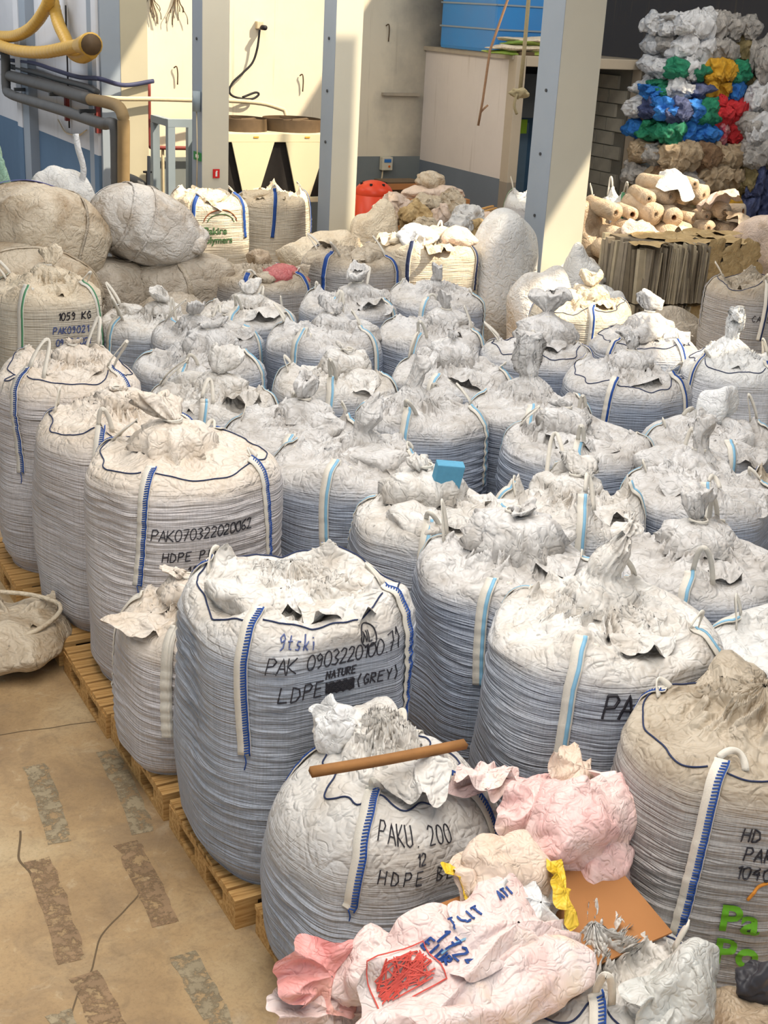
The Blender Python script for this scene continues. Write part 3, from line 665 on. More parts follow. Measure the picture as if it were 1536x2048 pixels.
B('c4', 'half-sunlit square bag with a printed round logo, below the red fire sign', 5.95, 15.3, 1.32, .44, .40, 0.0, 0, 'sand', BLUE_D, 'solid', 'm', (None, 0, 0, 1, (0, 0)), 3, group=G3, kw=dict(p=4.5), flap_s=1.1)
B('c5', 'sunlit cream bag with one blue strap in front of the chiller', 7.02, 15.75, 1.24, .47, .42, 0.365, 0, 'sand', BLUE_D, 'solid', 'm', (None, 0, 0, 1, (0, 0)), 4, group=G3, kw=dict(p=3.2, ear=[.2, .1, .2, .15]))

_pos = []
for a, k in SPECS:
    rx = a[5]; ry = a[6] if len(a) > 6 and a[6] else rx; _pos.append((a[2], a[3], max(rx, ry) * 1.03))
for i, (a, k) in enumerate(SPECS):
    near = []
    for j, (x, y, r) in enumerate(_pos):
        dx, dy = x - _pos[i][0], y - _pos[i][1]; D = math.hypot(dx, dy)
        if j != i and D < _pos[i][2] + r + .05: near.append((dx, dy, D * _pos[i][2] / (_pos[i][2] + r) - .006))
    build_bag(near, *a, **k)

# ------------------------------------------------------------------ pallets under the front row
_bd = MB().box(0, 1.06, -.036, .036, 0, .022); ME_DECK = mesh('deck_board', _bd.v, _bd.f, False)
_bd = MB().box(-.05, .05, -.4, .4, 0, .022); ME_STR = mesh('stringer', _bd.v, _bd.f, False)
_bd = MB().box(-.05, .05, -.07, .07, 0, .078); ME_BLK = mesh('block', _bd.v, _bd.f, False)
_bd = MB().box(-.05, .05, -.4, .4, 0, .022); ME_SKID = mesh('skid', _bd.v, _bd.f, False)
for k, (x, y, lab) in enumerate([(1.66, 7.89, 'wooden pallet at the left edge under the farthest bag of the row'), (1.69, 7.03, 'wooden pallet under the smooth tall bag behind the large marked bag'),
                                 (1.70, 6.17, 'wooden pallet under the tallest pinkish-white bag'), (1.72, 5.36, 'wooden pallet under the narrow slumped bag'),
                                 (1.73, 4.51, 'wooden pallet under the large ribbed bag with crossed-out writing'), (1.80, 3.66, 'wooden pallet mostly hidden under the bag with the stick')]):
    t = thing('pallet', (x, y, 0), lab, 'pallet', 'wooden pallets under the front row')
    rd = random.Random(k)
    for i in range(9):
        put('deck_board', ME_DECK, WOOD, t, (rd.uniform(-.006, .006), -.364 + i * .091, .122), (0, 0, rd.uniform(-.006, .006)))
    for sx in (.05, .53, 1.01):
        put('stringer', ME_STR, WOOD, t, (sx, 0, .100)); put('skid', ME_SKID, WOOD, t, (sx, 0, 0))
        for sy in (-.33, 0, .33): put('block', ME_BLK, WOOD, t, (sx, sy, .022))

# ------------------------------------------------------------------ marker writing and printed letters on the bags
def arc(cx, cy, rx, ry, a0, a1, n=12): return [(cx + rx * math.cos(math.radians(a)), cy + ry * math.sin(math.radians(a))) for a in np.linspace(a0, a1, n)]
FONT = {
 'P': [[(0, 0), (.02, 1)], [(.0, .97), (.35, 1), (.5, .8), (.35, .52), (.03, .48)]], 'A': [[(0, 0), (.28, 1), (.55, 0)], [(.1, .38), (.48, .36)]],
 'K': [[(0, 0), (0, 1)], [(.5, 1), (.03, .45), (.55, 0)]], '0': [arc(.28, .5, .26, .5, 90, 450, 16)], '1': [[(.1, .75), (.3, 1), (.28, 0)]],
 '2': [[(.03, .8), (.2, 1), (.45, .9), (.42, .6), (.02, .02), (.52, .04)]], '3': [[(.03, .9), (.3, 1), (.48, .78), (.2, .54), (.5, .3), (.3, 0), (.0, .1)]],
 '4': [[(.35, 1), (.0, .35), (.52, .38)], [(.4, .6), (.38, 0)]], '5': [[(.5, 1), (.1, .98), (.06, .58), (.4, .58), (.48, .25), (.25, 0), (.0, .08)]],
 '6': [[(.45, 1), (.1, .6), (.03, .2), (.25, 0), (.48, .2), (.35, .45), (.08, .38)]], '7': [[(.02, .97), (.5, 1), (.2, 0)], [(.12, .52), (.45, .54)]],
 '8': [arc(.27, .76, .2, .23, 0, 360), arc(.27, .27, .25, .27, 0, 360)], '9': [[(.46, .75), (.25, 1), (.05, .78), (.22, .52), (.45, .7), (.4, .2), (.2, 0)]],
 'H': [[(0, 0), (.02, 1)], [(.5, 0), (.5, 1)], [(.0, .5), (.5, .55)]], 'D': [[(0, 0), (.02, 1), (.4, .8), (.5, .35), (.3, .05), (0, 0)]], 'E': [[(.5, 1), (.03, .97), (0, 0), (.5, .02)], [(.0, .52), (.4, .55)]],
 'L': [[(.05, 1), (0, 0), (.5, .05)]], 'I': [[(.2, 0), (.22, 1)]], 'N': [[(0, 0), (.03, 1), (.47, 0), (.5, 1)]], 'G': [[(.48, .85), (.25, 1), (.02, .55), (.2, 0), (.5, .15), (.5, .45), (.28, .45)]],
 'B': [[(0, 0), (.02, 1), (.4, .85), (.1, .52), (.48, .3), (.3, 0), (0, 0)]], 'T': [[(0, 1), (.52, 1)], [(.26, 1), (.26, 0)]], 'U': [[(0, 1), (.03, .15), (.25, 0), (.47, .15), (.5, 1)]],
 'R': [[(0, 0), (.02, 1), (.4, .92), (.42, .6), (.03, .5), (.5, 0)]], 'Y': [[(0, 1), (.26, .5), (.5, 1)], [(.26, .5), (.24, 0)]], 'C': [[(.5, .85), (.25, 1), (.02, .5), (.25, 0), (.5, .15)]],
 '.': [[(.2, 0), (.24, .06)]], '(': [[(.35, 1.15), (.12, .5), (.35, -.15)]], ')': [[(.15, 1.15), (.38, .5), (.15, -.15)]],
 't': [[(.2, .9), (.2, .1), (.4, .05)], [(.02, .6), (.42, .62)]], 's': [[(.4, .6), (.15, .62), (.12, .4), (.38, .28), (.3, .02), (.02, .05)]], 'k': [[(.03, 0), (.03, 1)], [(.4, .6), (.08, .3), (.42, 0)]],
 'i': [[(.2, 0), (.2, .55)], [(.2, .75), (.22, .8)]], 'w': [[(0, .6), (.12, 0), (.25, .5), (.38, 0), (.5, .6)]], 'y': [[(.02, .6), (.2, .15)], [(.4, .65), (.1, -.35)]],
}
def write(parent, g, text, th, z, hgt, m, name='handwriting', r=.0032, slope=0.0, gap=.72, slant=.12):
    """pen strokes lying on the cloth of a bag; th is the start angle, z the base line height"""
    mb = MB(); u = 0.0; R = g.R
    for ch in text:
        for st in FONT.get(ch, ()):
            pts = []
            for (a, b), (c, d) in zip(st[:-1], st[1:]):
                for q in np.linspace(0, 1, 5, endpoint=False): pts.append((a + (c - a) * q, b + (d - b) * q))
            pts.append(st[-1]); pts = np.array(pts)
            uu = u + (pts[:, 0] + slant * pts[:, 1]) * hgt; zz = z + pts[:, 1] * hgt + slope * uu
            tt = th + uu / R; rows = g.row_of_z(zz); P = g.at(rows, tt) + g.nrm(rows, tt, 2) * .003
            V, F = tube_geo(P, r, 4); mb.add(V, F)
        u += gap * hgt * (.6 if ch in '.I1i' else 1)
    o = mb.done(name, m, parent); tag(o, 'marker pen writing', kind='stuff'); return o
def letters(parent, g, text, th, z, hgt, m, name='printed_letters', squeeze=1.0):
    """solid printed letters wrapped on the bag"""
    cu = bpy.data.curves.new('txt', 'FONT'); cu.body = text; cu.size = 1.0; cu.offset = 0.028; cu.resolution_u = 3
    ob = bpy.data.objects.new('txt', cu); COL.objects.link(ob); dg = bpy.context.evaluated_depsgraph_get(); me = ob.evaluated_get(dg).to_mesh()
    bm = bmesh.new(); bm.from_mesh(me); bmesh.ops.triangulate(bm, faces=bm.faces[:])
    for _ in range(3):
        es = [e for e in bm.edges if e.calc_length() > .10]
        if es: bmesh.ops.subdivide_edges(bm, edges=es, cuts=1); bmesh.ops.triangulate(bm, faces=bm.faces[:])
    bm.verts.ensure_lookup_table(); V = np.array([v.co[:] for v in bm.verts]); F = [tuple(v.index for v in f.verts) for f in bm.faces]; bm.free()
    ob.evaluated_get(dg).to_mesh_clear(); bpy.data.objects.remove(ob); bpy.data.curves.remove(cu)
    tt = th + V[:, 0] * hgt * squeeze / g.R; rows = g.row_of_z(z + V[:, 1] * hgt); N = g.nrm(rows, tt, 2.5); P = g.at(rows, tt) + N * .006
    return put(name, mesh(name, P, F, True), m, parent)
def curve_on(parent, g, pts, m, name, r=.003, k=6):
    pts = catmull([(a, b, 0) for a, b in pts], k); rows = g.row_of_z(pts[:, 1]); P = g.at(rows, pts[:, 0]) + g.nrm(rows, pts[:, 0], 2) * .004
    V, F = tube_geo(P, r, 4); return put(name, mesh(name, V, F), m, parent)
t, g = BAGS['A5']
write(t, g, 'PAK 0903220100.71', -2.26, 1.02, .062, INK, slope=.02, gap=.60, r=.0027)
write(t, g, '9tski', -2.18, 1.105, .045, INK_B); write(t, g, 'LDPE', -2.16, .895, .065, INK, slope=.03)
write(t, g, 'NATURE', -1.74, .968, .034, INK, slope=.03); write(t, g, '(GREY)', -1.42, .91, .046, INK)
mb = MB()
for q in range(9):
    a = np.linspace(-1.74, -1.44, 14) + .0; zz = .905 + q * .0055 + .004 * np.sin(a * 90 + q)
    P = g.at(g.row_of_z(zz), a) + g.nrm(g.row_of_z(zz), a, 2) * .004; V, F = tube_geo(P, .0034, 4); mb.add(V, F)
tag(mb.done('crossed_out_block', INK, t), 'word blacked out with marker', kind='stuff')
write(t, g, 'NL', -1.36, 1.10, .034, INK, r=.0026)
curve_on(t, g, [(-1.295 + .085 * math.cos(q), 1.115 + .036 * math.sin(q)) for q in np.linspace(0, 6.4, 14)], INK, 'circle_mark')
t, g = BAGS['A3']
write(t, g, 'PAK070322020062', -2.25, .92, .058, INK, slope=.015, gap=.62, r=.0028); write(t, g, 'HDPE PINK', -2.14, .81, .05, INK); write(t, g, '1240 KG', -1.90, .72, .055, INK, gap=.85)
t, g = BAGS['A6']
write(t, g, 'PAKU. 200', -2.16, .70, .055, INK, slope=-.12, r=.0026); write(t, g, '12', -1.80, .62, .04, INK, r=.0026); write(t, g, 'HDPE BL', -2.14, .57, .05, INK, slope=-.10, gap=.95, r=.0026)
t, g = BAGS['b29']
write(t, g, 'PA', -2.22, 1.04, .10, INK, r=.006, gap=.62); write(t, g, '90', -1.06, 1.08, .06, INK)
t, g = BAGS['b30']
write(t, g, 'HD', -2.40, 1.00, .05, INK); write(t, g, 'PAK', -2.36, .93, .05, INK); write(t, g, '1040', -2.40, .86, .05, INK)
letters(t, g, 'Pa', -2.46, .64, .15, PRINT_G); letters(t, g, 'Po', -2.46, .50, .15, PRINT_G)
curve_on(t, g, [(-2.28, .78), (-2.22, .83), (-2.14, .86)], simple('orange_print', (228, 150, 60), .6), 'printed_arc', .006)
t, g = BAGS['b1']
write(t, g, '1059 KG', -1.66, 1.08, .06, INK, r=.005); write(t, g, 'PAK09021', -1.76, .97, .055, INK_B, r=.005); write(t, g, '09.02.2021', -1.72, .87, .055, INK_B, r=.005, gap=.6)
letters(t, g, 'oooooo', -1.74, .78, .07, simple('print_olive', (150, 136, 84), .6), 'printed_band', .8)
t, g = BAGS['c4']
letters(t, g, 'Pakire', -2.05, .93, .12, PRINT_DG, squeeze=.95); letters(t, g, 'Polymers', -2.15, .82, .12, PRINT_DG, squeeze=.9)
curve_on(t, g, [(-1.55 + .50 * math.cos(q), 1.06 + .16 * math.sin(q)) for q in np.linspace(.1, 3.0, 10)], simple('rust_print', (150, 92, 60), .6), 'printed_arc', .007)
curve_on(t, g, [(-1.55 + .40 * math.cos(q), 1.06 + .11 * math.sin(q)) for q in np.linspace(.1, 3.0, 10)], PRINT_DG, 'printed_arc', .006)
t, g = BAGS['b33']
write(t, g, 'CARD', -2.35, 1.0, .06, INK)

# ------------------------------------------------------------------ stick, block, cardboard and film scraps on the front bags
M_STICK = simple('weathered_wood', (150, 104, 58), 0.75, 0.3, 14)
M_BROWN = simple('cardboard_brown', (178, 122, 74), 0.8, 0.1, 4)
def film(name, c1, c2, rough=.45, stain=(206, 176, 120), alpha=1.0):
    t = NT(name, rough, .4); f = t.noise(2.6, None, 3, .6, .5)
    col = t.ramp(f, [(.35, lin(*c1)), (.65, lin(*c2))]); col = t.mix(t.ramp(t.noise(5, None, 4), [(.58, 0.), (.75, .5)]), col, lin(*stain))
    rid = t.math('ABSOLUTE', t.math('SUBTRACT', t.noise(9, None, 2, .55, 1.0), .5)); rid2 = t.math('ABSOLUTE', t.math('SUBTRACT', t.noise(24, None, 1, .5, .8), .5))
    hh = t.math('ADD', t.math('MULTIPLY', t.math('MINIMUM', rid, .1), 2.), t.math('MINIMUM', rid2, .1))
    if alpha < 1: t.b.inputs['Alpha'].default_value = alpha
    return t.out(col, t.bump(hh, .7, .03))
F_PINK = film('film_pink', (240, 190, 184), (248, 224, 216)); F_PALE = film('film_pale_pink', (238, 204, 196), (242, 228, 222), stain=(226, 200, 150)); F_ROSE = film('film_rose', (236, 150, 146), (242, 186, 178))
F_TAN = film('film_tan', (222, 196, 172), (236, 214, 198), stain=(150, 112, 60)); F_CLEAR = film('film_clear_grey', (190, 188, 180), (222, 220, 214), .3, (150, 140, 124)); F_BROWN = film('film_brown', (150, 126, 100), (196, 176, 150), .4, (100, 80, 60))
F_WHITE = film('film_white', (222, 220, 218), (242, 240, 236)); F_YEL = film('film_yellow', (236, 190, 40), (250, 214, 80), stain=(200, 150, 40))
t = thing('wooden_stick', (2.06, 3.5, 1.05), 'brown wooden stick lying across the slumped bag', 'stick')
P = np.array([(1.745, 3.50, 1.10), (2.06, 3.50, 1.075), (2.39, 3.52, 1.045)]) - np.array([2.06, 3.5, 1.05])
ribbon(t, 'shaft', catmull(P, 4), np.tile([0, -.3, 1.], (9, 1)), .034, M_STICK, .022)
t = thing('blue_block', (3.49, 5.52, 1.27), 'small flat blue foam block on the crumpled bag top', 'block')
MB().box(-.075, .075, -.03, .03, -.02, .12).done('body', simple('blue_foam', (96, 160, 190), .8, .15, 20, bump=.4), t, bevel=.006, rot=(.25, .1, -.3))
t = thing('cardboard_sheet', (2.30, 2.80, .80), 'brown cardboard sheet under the pink film bags', 'cardboard')
P = MB().box(-.40, .40, -.20, .20, -.005, .005); P.done('sheet', M_BROWN, t, rot=(.30, .05, .12))
t = thing('slumped_bag', (2.42, 2.72, 0), 'nearly empty grey bag at the bottom edge under the big pale pink film', 'bulk bag')
g = bag_grid(.66, .46, .40, .2, 77, (200, 70, 70), dome=.1, ear=[.12, .14, .1, .12], crum=.07, fold=.05, rs=.2)
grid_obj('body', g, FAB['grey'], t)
for j in (2, 3, 0): strap(t, g, g.thk[j], .3, BLUE_D, 'stitch', 1, .12)
for j in range(4): seam(t, g, g.thk[j] + .05, g.thk[j] + PI / 2 - .05)
wad('folded_flap', FAB['grey'], t, (.16, -.05, .60), (.22, .18, .10), 12, 5, .22, 2.)
def bundle(name, label, loc, pieces, cat='plastic film'):
    t = thing(name, loc, label, cat, 'film scraps on the front bags')
    for i, (kind, m, off, s, rot, seed, kw) in enumerate(pieces):
        if kind == 'w': wad('fold', m, t, off, s, seed, 5, kw.get('amp', .22), kw.get('fr', 2.2), rot, .35)
        else: sheet('sheet', m, t, off, s[0], s[1], seed, rot, rings=44, n=120, **kw)
    return t
E1 = dict(amp=.05, fr=7, drop=.06, rim=.05)
t = bundle('pink_film_bag', 'large crumpled pink film bag resting against the dirty-topped bag', (2.62, 3.10, .86), [
    ('w', F_PINK, (0, 0, 0), (.25, .17, .23), (.3, .0, .2), 3, {}), ('s', F_PALE, (.13, -.05, .08), (.16, .2), (.9, .5, .2), 8, E1),
    ('s', F_TAN, (.10, .12, .19), (.15, .13), (.4, .3, .4), 9, dict(amp=.06, fr=8, drop=.03, rim=.04)), ('s', F_PINK, (-.16, .05, .13), (.14, .12), (.3, -.4, .4), 19, E1), ('w', F_PINK, (.04, -.10, -.12), (.2, .1, .13), (0, 0, .3), 5, {})])
bundle('pink_film_scrap', 'small pale pink film tail left of the large pink film bag', (2.46, 3.36, .93), [('s', F_PINK, (0, 0, .05), (.17, .09), (.1, .1, -.2), 23, dict(amp=.035, fr=8, drop=.02, rim=.04)), ('s', F_PALE, (-.04, .03, .08), (.13, .08), (-.2, .2, .1), 29, dict(amp=.03, fr=8, drop=.02, rim=.04))])
bundle('stained_film_wad', 'tan stained film wad between the pink bags on the cardboard', (2.24, 2.98, .90), [('w', F_TAN, (0, 0, 0), (.19, .13, .12), (.2, .3, .1), 41, dict(amp=.26)), ('s', F_TAN, (-.03, -.06, .03), (.2, .14), (.5, .1, .3), 43, dict(amp=.06, fr=9, drop=.08, rim=.05)), ('s', F_YEL, (-.17, -.02, .02), (.05, .09), (.7, .3, .9), 45, dict(amp=.02, fr=9, drop=.02, rim=.02)), ('s', F_ROSE, (.04, -.12, -.06), (.13, .09), (.8, 0, .1), 47, E1)])
t = bundle('pale_film_sheet', 'big pale pink film sheet with red and blue print spread at the bottom', (1.92, 2.66, .86), [
    ('s', F_PALE, (-.04, -.02, .02), (.40, .23), (.45, .02, .05), 51, dict(amp=.06, fr=5.5, drop=.10, rim=.06)), ('s', F_PALE, (.18, .05, .07), (.27, .18), (.5, .2, .2), 52, dict(amp=.05, fr=6.5, drop=.08, rim=.05)),
    ('w', F_PALE, (-.02, -.03, -.10), (.36, .15, .14), (.2, 0, .05), 53, {}), ('w', F_PINK, (-.24, -.14, -.22), (.15, .12, .17), (.2, 0, .3), 54, {}), ('s', F_WHITE, (.33, .12, .05), (.15, .13), (.6, .3, .1), 55, dict(amp=.05, fr=9, drop=.05, rim=.05)),
    ('s', F_YEL, (.36, -.04, -.10), (.06, .07), (.9, .3, 0), 57, dict(amp=.02, fr=9, drop=.02, rim=.02)), ('s', F_YEL, (.42, .12, .06), (.05, .10), (.8, .5, .3), 58, dict(amp=.02, fr=9, drop=.02, rim=.02))])
M_PR = simple('red_print', (226, 96, 84), .6, .2, 30); M_PB = simple('blue_print', (52, 84, 150), .6, .2, 30)
bundle('rose_film_scrap', 'bright rose film flap hanging over the front of the slumped bag', (1.56, 2.92, .74), [('s', F_ROSE, (0, 0, .02), (.18, .12), (.9, .4, -.1), 61, dict(amp=.05, fr=7, drop=.03, rim=.07)), ('s', F_PALE, (-.02, -.04, -.08), (.19, .09), (.8, .3, -.2), 62, dict(amp=.045, fr=8, drop=.03, rim=.05)), ('w', F_PALE, (.15, -.02, .0), (.14, .10, .12), (0, 0, 0), 63, {})])
t = thing('string_tangle', (1.60, 2.80, .50), 'pale knotted strings hanging below the rose film flap', 'string')
for k, P in enumerate([[(0, 0, .12), (-.01, -.03, .04), (-.05, -.03, -.03), (-.04, -.02, -.12), (-.07, -.03, -.22)], [(.05, 0, .13), (.06, -.03, .05), (.03, -.04, -.02), (.05, -.03, -.10), (.02, -.03, -.2)], [(.07, 0, .10), (.10, -.03, .08), (.05, -.05, .03), (.06, -.04, -.06), (.055, -.03, -.24)]]):
    tube('string', np.array(P), .007, STRAP, t, 6, 8)
def print_on(sheet_obj, name, strokes, m, r=.004):
    """flat print lying on a crumpled sheet: strokes in the sheet's own plane, lifted to its surface"""
    me = sheet_obj.data; V = np.empty(len(me.vertices) * 3, np.float32); me.vertices.foreach_get('co', V); V = V.reshape(-1, 3); mb = MB()
    for st in strokes:
        st = np.array(st); Q = np.vstack([st[:-1] + (st[1:] - st[:-1]) * q for q in np.linspace(0, .99, 6)[:, None, None]][0:0] + [np.linspace(st[i], st[i + 1], 6, endpoint=False) for i in range(len(st) - 1)] + [st[-1:]])
        d = ((V[None, :, :2] - Q[:, None, :]) ** 2).sum(-1); i = np.argsort(d, axis=1)[:, :3]; z = V[i, 2].max(1) + .004
        G, F = tube_geo(np.column_stack([Q, z]), r, 4); mb.add(G, F)
    return tag(mb.done(name, m, sheet_obj), kind='stuff')
sh = [o for o in bpy.data.objects['pale_film_sheet'].children if o.name.startswith('sheet')]
def glyphs(txt, x, y, h, ang):
    out = []; u = 0; c, s_ = math.cos(ang), math.sin(ang)
    for ch in txt:
        for st in FONT.get(ch, ()): out.append([(x + (u + a) * h * c - b * h * s_, y + (u + a) * h * s_ + b * h * c) for a, b in st])
        u += .75
    return out
rp = random.Random(4)
print_on(sh[0], 'red_print', [[(-.27 + .17 * rp.random(), .02 + .10 * rp.random()) for _ in range(3)] for _ in range(34)] + [[(-.28, 0), (-.08, .0), (-.08, .14), (-.28, .14), (-.28, 0)]], M_PR, .0028)
print_on(sh[0], 'blue_print', glyphs('17245', -.05, .13, .05, -1.3) + glyphs('EIUR', -.09, .13, .035, -1.3), M_PB, .0045)
print_on(sh[1], 'blue_print', glyphs('TSLIT', -.2, .06, .035, .1) + glyphs('ATI', .0, .09, .03, .1), M_PB, .004)
print_on(sh[0], 'light_blue_line', [[(-.05, .08), (.1, .10), (.25, .09)]], BLUE_L, .004)
bundle('clear_film_wad', 'clear grey film wad at the bottom right in front of the dirty-topped bag', (2.55, 2.42, .66), [('w', F_CLEAR, (0, 0, 0), (.16, .12, .19), (.2, .1, .1), 71, dict(amp=.24)), ('s', F_CLEAR, (-.06, -.05, .1), (.15, .12), (.6, 0, .2), 72, E1)])
bundle('brown_film_wad', 'brown crumpled film wad in the bottom right corner', (2.66, 2.25, .60), [('w', F_BROWN, (0, 0, 0), (.2, .13, .16), (0, .2, .3), 75, dict(amp=.26)), ('w', F_TAN, (.03, -.1, -.06), (.14, .09, .1), (0, 0, 0), 76, dict(amp=.26)), ('w', simple('black_film', (60, 58, 62), .4), (.13, .08, .14), (.07, .06, .08), (0, 0, 0), 77, {})])
bundle('white_film_wad', 'white crumpled film standing behind the wooden stick', (2.06, 3.86, 1.00), [('w', F_WHITE, (0, 0, 0), (.13, .08, .10), (0, .3, .2), 81, {}), ('s', F_WHITE, (-.01, 0, .06), (.14, .1), (.7, 0, .1), 82, E1)])
bundle('white_pouch', 'empty translucent white pouch on the low right bag', (6.0, 6.22, 1.18), [('w', F_WHITE, (0, 0, .05), (.13, .10, .16), (.1, .1, .1), 85, dict(amp=.12, fr=1.4))], 'pouch')

# empty bag dropped on the floor at the left
t = thing('empty_bag', (1.42, 6.75, 0), 'empty collapsed bag lying on the floor at the left edge', 'bulk bag')
wad('body', FAB['sack'], t, (0, 0, .14), (.33, .27, .15), 91, 5, .20, 1.8, (0, 0, .4))
sheet('open_mouth', FAB['sack'], t, (.04, .06, .26), .30, .22, 92, (.25, -.2, .3), amp=.05, fr=6, drop=.02, rim=.09, rings=40, n=110)
tube('rim_hem', catmull([(-.25, -.1, .28), (0, -.16, .25), (.2, -.1, .26), (.33, .03, .30), (.2, .16, .34), (-.1, .2, .40), (-.3, .15, .45)], 6), .014, FAB['sand'], t, 6)

# ------------------------------------------------------------------ pile of full sacks at the left
def sack(label, loc, s, rot, seed, m='sack', bands=(), neck=None, amp=.05, bandcol=None):
    t = thing('full_sack', loc, label, 'sack', 'heaped full sacks at the left')
    V, F = ico(5)
    P = np.sign(V) * np.abs(V) ** .85; P = P * (1 + .10 * pn(V * 1.6, seed))[:, None]
    fold = (1 - np.abs(np.sin(P[:, 1] * 9 + 3 * pn(V * 2, seed + 2))) ** .6 * 1.5) * np.clip(pn(V * 1.5 + 4, seed + 3) + .35, 0, 1)
    P = P * (1 + .06 * fold + amp * 1.1 * crumple(V * 2.2, seed + 5, 4))[:, None]
    P = P * np.array(s)
    R = Matrix.Rotation(rot[2], 3, 'Z') @ Matrix.Rotation(rot[1], 3, 'Y') @ Matrix.Rotation(rot[0], 3, 'X'); R = np.array(R)
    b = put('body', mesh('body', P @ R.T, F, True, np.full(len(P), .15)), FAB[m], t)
    for k, (axis, c, w) in enumerate(bands):
        a = np.linspace(0, 2 * PI, 60); q = math.sqrt(max(0, 1 - c * c))
        D = {'x': np.stack([np.full(60, c), q * np.cos(a), q * np.sin(a)], -1), 'y': np.stack([q * np.cos(a), np.full(60, c), q * np.sin(a)], -1)}[axis]
        idx = np.argmax(D @ V.T, axis=1); Q = P[idx]; Q = np.stack([np.convolve(np.r_[Q[-3:, i], Q[:, i], Q[:3, i]], np.ones(5) / 5, 'same')[3:-3] for i in range(3)], -1) * 1.012
        N = Q / (np.array(s) ** 2); N /= np.linalg.norm(N, axis=1)[:, None]
        ribbon(t, 'band', Q @ R.T, N @ R.T, w, (bandcol[k] if bandcol else FAB[m]), .006, 0, .006)
    if neck:
        wad('neck', FAB[m], t, neck[0], neck[1], seed + 9, 4, .3, 2.0)
    return t
sack('big tan-stained sack on top of the left heap, with a thin violet band', (3.12, 12.1, 1.52), (.62, .50, .40), (.1, .3, .3), 201, 'sack', (('x', .15, .03), ('y', .25, .045)), bandcol=[FAB['dirty'], simple('violet_band', (108, 108, 164), .6)])
sack('rounded pale sack with tied neck, right half of the left heap', (4.10, 12.2, 1.50), (.54, .42, .36), (-.15, .38, -.05), 202, 'pale', (('x', -.45, .03), ('x', -.1, .015), ('y', .2, .02)), neck=((.42, -.15, -.12), (.18, .15, .13)))
sack('smooth tan sack at the left edge under the violet-banded sack', (2.86, 11.7, 1.05), (.66, .38, .42), (0, .2, .2), 203, 'sack', (('y', -.3, .03),))
sack('brown folded sack low in the left heap behind the dated bag', (3.75, 12.15, .88), (.42, .38, .36), (0, .1, .4), 204, 'dirty')
sack('dark brown wrinkled sack below the rounded pale sack', (4.42, 12.1, .92), (.56, .38, .34), (0, -.08, .1), 205, 'dirty', (('x', -.1, .05),), amp=.1)
sack('flattened brown sack between the left heap and the small flat-topped bag', (4.1, 11.35, .56), (.46, .30, .45), (0, 0, .1), 206, 'dirty', amp=.12)
sack('sack at the base of the left heap', (3.0, 12.3, .45), (.7, .45, .45), (0, 0, .1), 207, 'dirty')
t = thing('white_sack', (3.5, 13.0, 0), 'white sack with an upright tie sticking up behind the left heap', 'sack')
wad('body', FAB['plain'], t, (0, 0, 1.12), (.40, .32, .85), 211, 5, .16, 2.0)
tube('upright_tie', np.array([(.22, 0, 1.75), (.25, -.02, 1.95), (.2, -.03, 2.15), (.19, 0, 2.28)]), .03, F_WHITE, t, 8, 6)
F_GRN = film('film_green', (120, 168, 140), (176, 204, 184), .3, (90, 120, 90), 1.0)
t = thing('green_film_heap', (2.66, 13.25, 0), 'translucent green film heaped at the left edge behind the sacks', 'plastic film')
wad('fold', F_GRN, t, (.12, 0, 1.25), (.30, .28, .95), 221, 5, .26, 2.6); wad('fold', simple('film_red_dark', (150, 50, 44), .5), t, (-.1, -.25, 1.75), (.1, .1, .12), 222, 3); wad('fold', F_CLEAR, t, (-.32, -.15, 1.2), (.2, .2, .75), 223, 4)
t = thing('dark_rod', (4.6, 13.6, 0), 'thin dark upright rod in front of the blue wall behind the sacks', 'rod')
tube('shaft', np.array([(0, 0, 0), (0.02, 0, 1.0), (.03, 0, 2.0)]), .018, M_DARK, t, 8)

# ------------------------------------------------------------------ chiller at the back wall
M_CHIL = simple('chiller_cream_enamel', (214, 204, 172), .5, .05, 3); M_BLK = simple('coil_black', (34, 30, 28), .7, .3, 30); M_FAN = simple('fan_shroud_brown', (92, 74, 54), .65, .3, 12)
M_STEEL = simple('frame_grey_steel', (140, 152, 160), .5, .1, 5)
t = thing('chiller', (7.3, 16.6, 0), 'cream air-cooled chiller with V-shaped panels and dark coils at the back wall', 'chiller')
MB().box(-.62, .92, 0, .9, 1.82, 1.93).done('top_rail', M_CHIL, t, bevel=.008)
for x in (0.0, .78):
    MB().prism([(-.51 + x, 1.82), (.10 + x, 1.82), (-.13 + x, 1.10), (-.33 + x, 1.10)], -.005, .02).done('v_panel', M_CHIL, t)
MB().box(-.62, .92, .05, .85, 1.09, 1.82).done('coil_block', M_BLK, t)
MB().box(-.62, .92, 0, .9, 1.02, 1.09).done('base_rail', M_CHIL, t, bevel=.006)
for x in (-.58, .14, .86):
    for y in (.05, .8): MB().box(x - .03, x + .03, y, y + .06, 0, 1.02).done('leg', M_STEEL, t)
for x, w in ((-.18, .36), (.58, .42)):
    f = MB().cyl((x, .5, 1.93), w, .16, 28, r2=w * .97, cap=False).done('fan_shroud', M_FAN, t, True)
    MB().cyl((x, .5, 1.94), w * .96, .10, 28).done('fan_well', M_BLK, f)
    for a in range(6):
        MB().box(-.02, .02, .02, w * .9, 0, .012).done('fan_blade', M_FAN, f, loc=(x, .5, 2.06), rot=(0, .3, a * PI / 3))
for x in (-.2, .55, .8): MB().box(x, x + .07, -.008, 0, 1.875, 1.895).done('warning_label', simple('label_orange', (214, 160, 60), .6), t)
t = thing('steel_frame', (6.05, 16.9, 0), 'grey steel stand behind the left column beside the chiller', 'frame')
for x in (0, .5):
    for y in (0, .6): MB().box(x - .048, x + .048, y - .048, y + .048, 0, 1.98).done('post', M_STEEL, t)
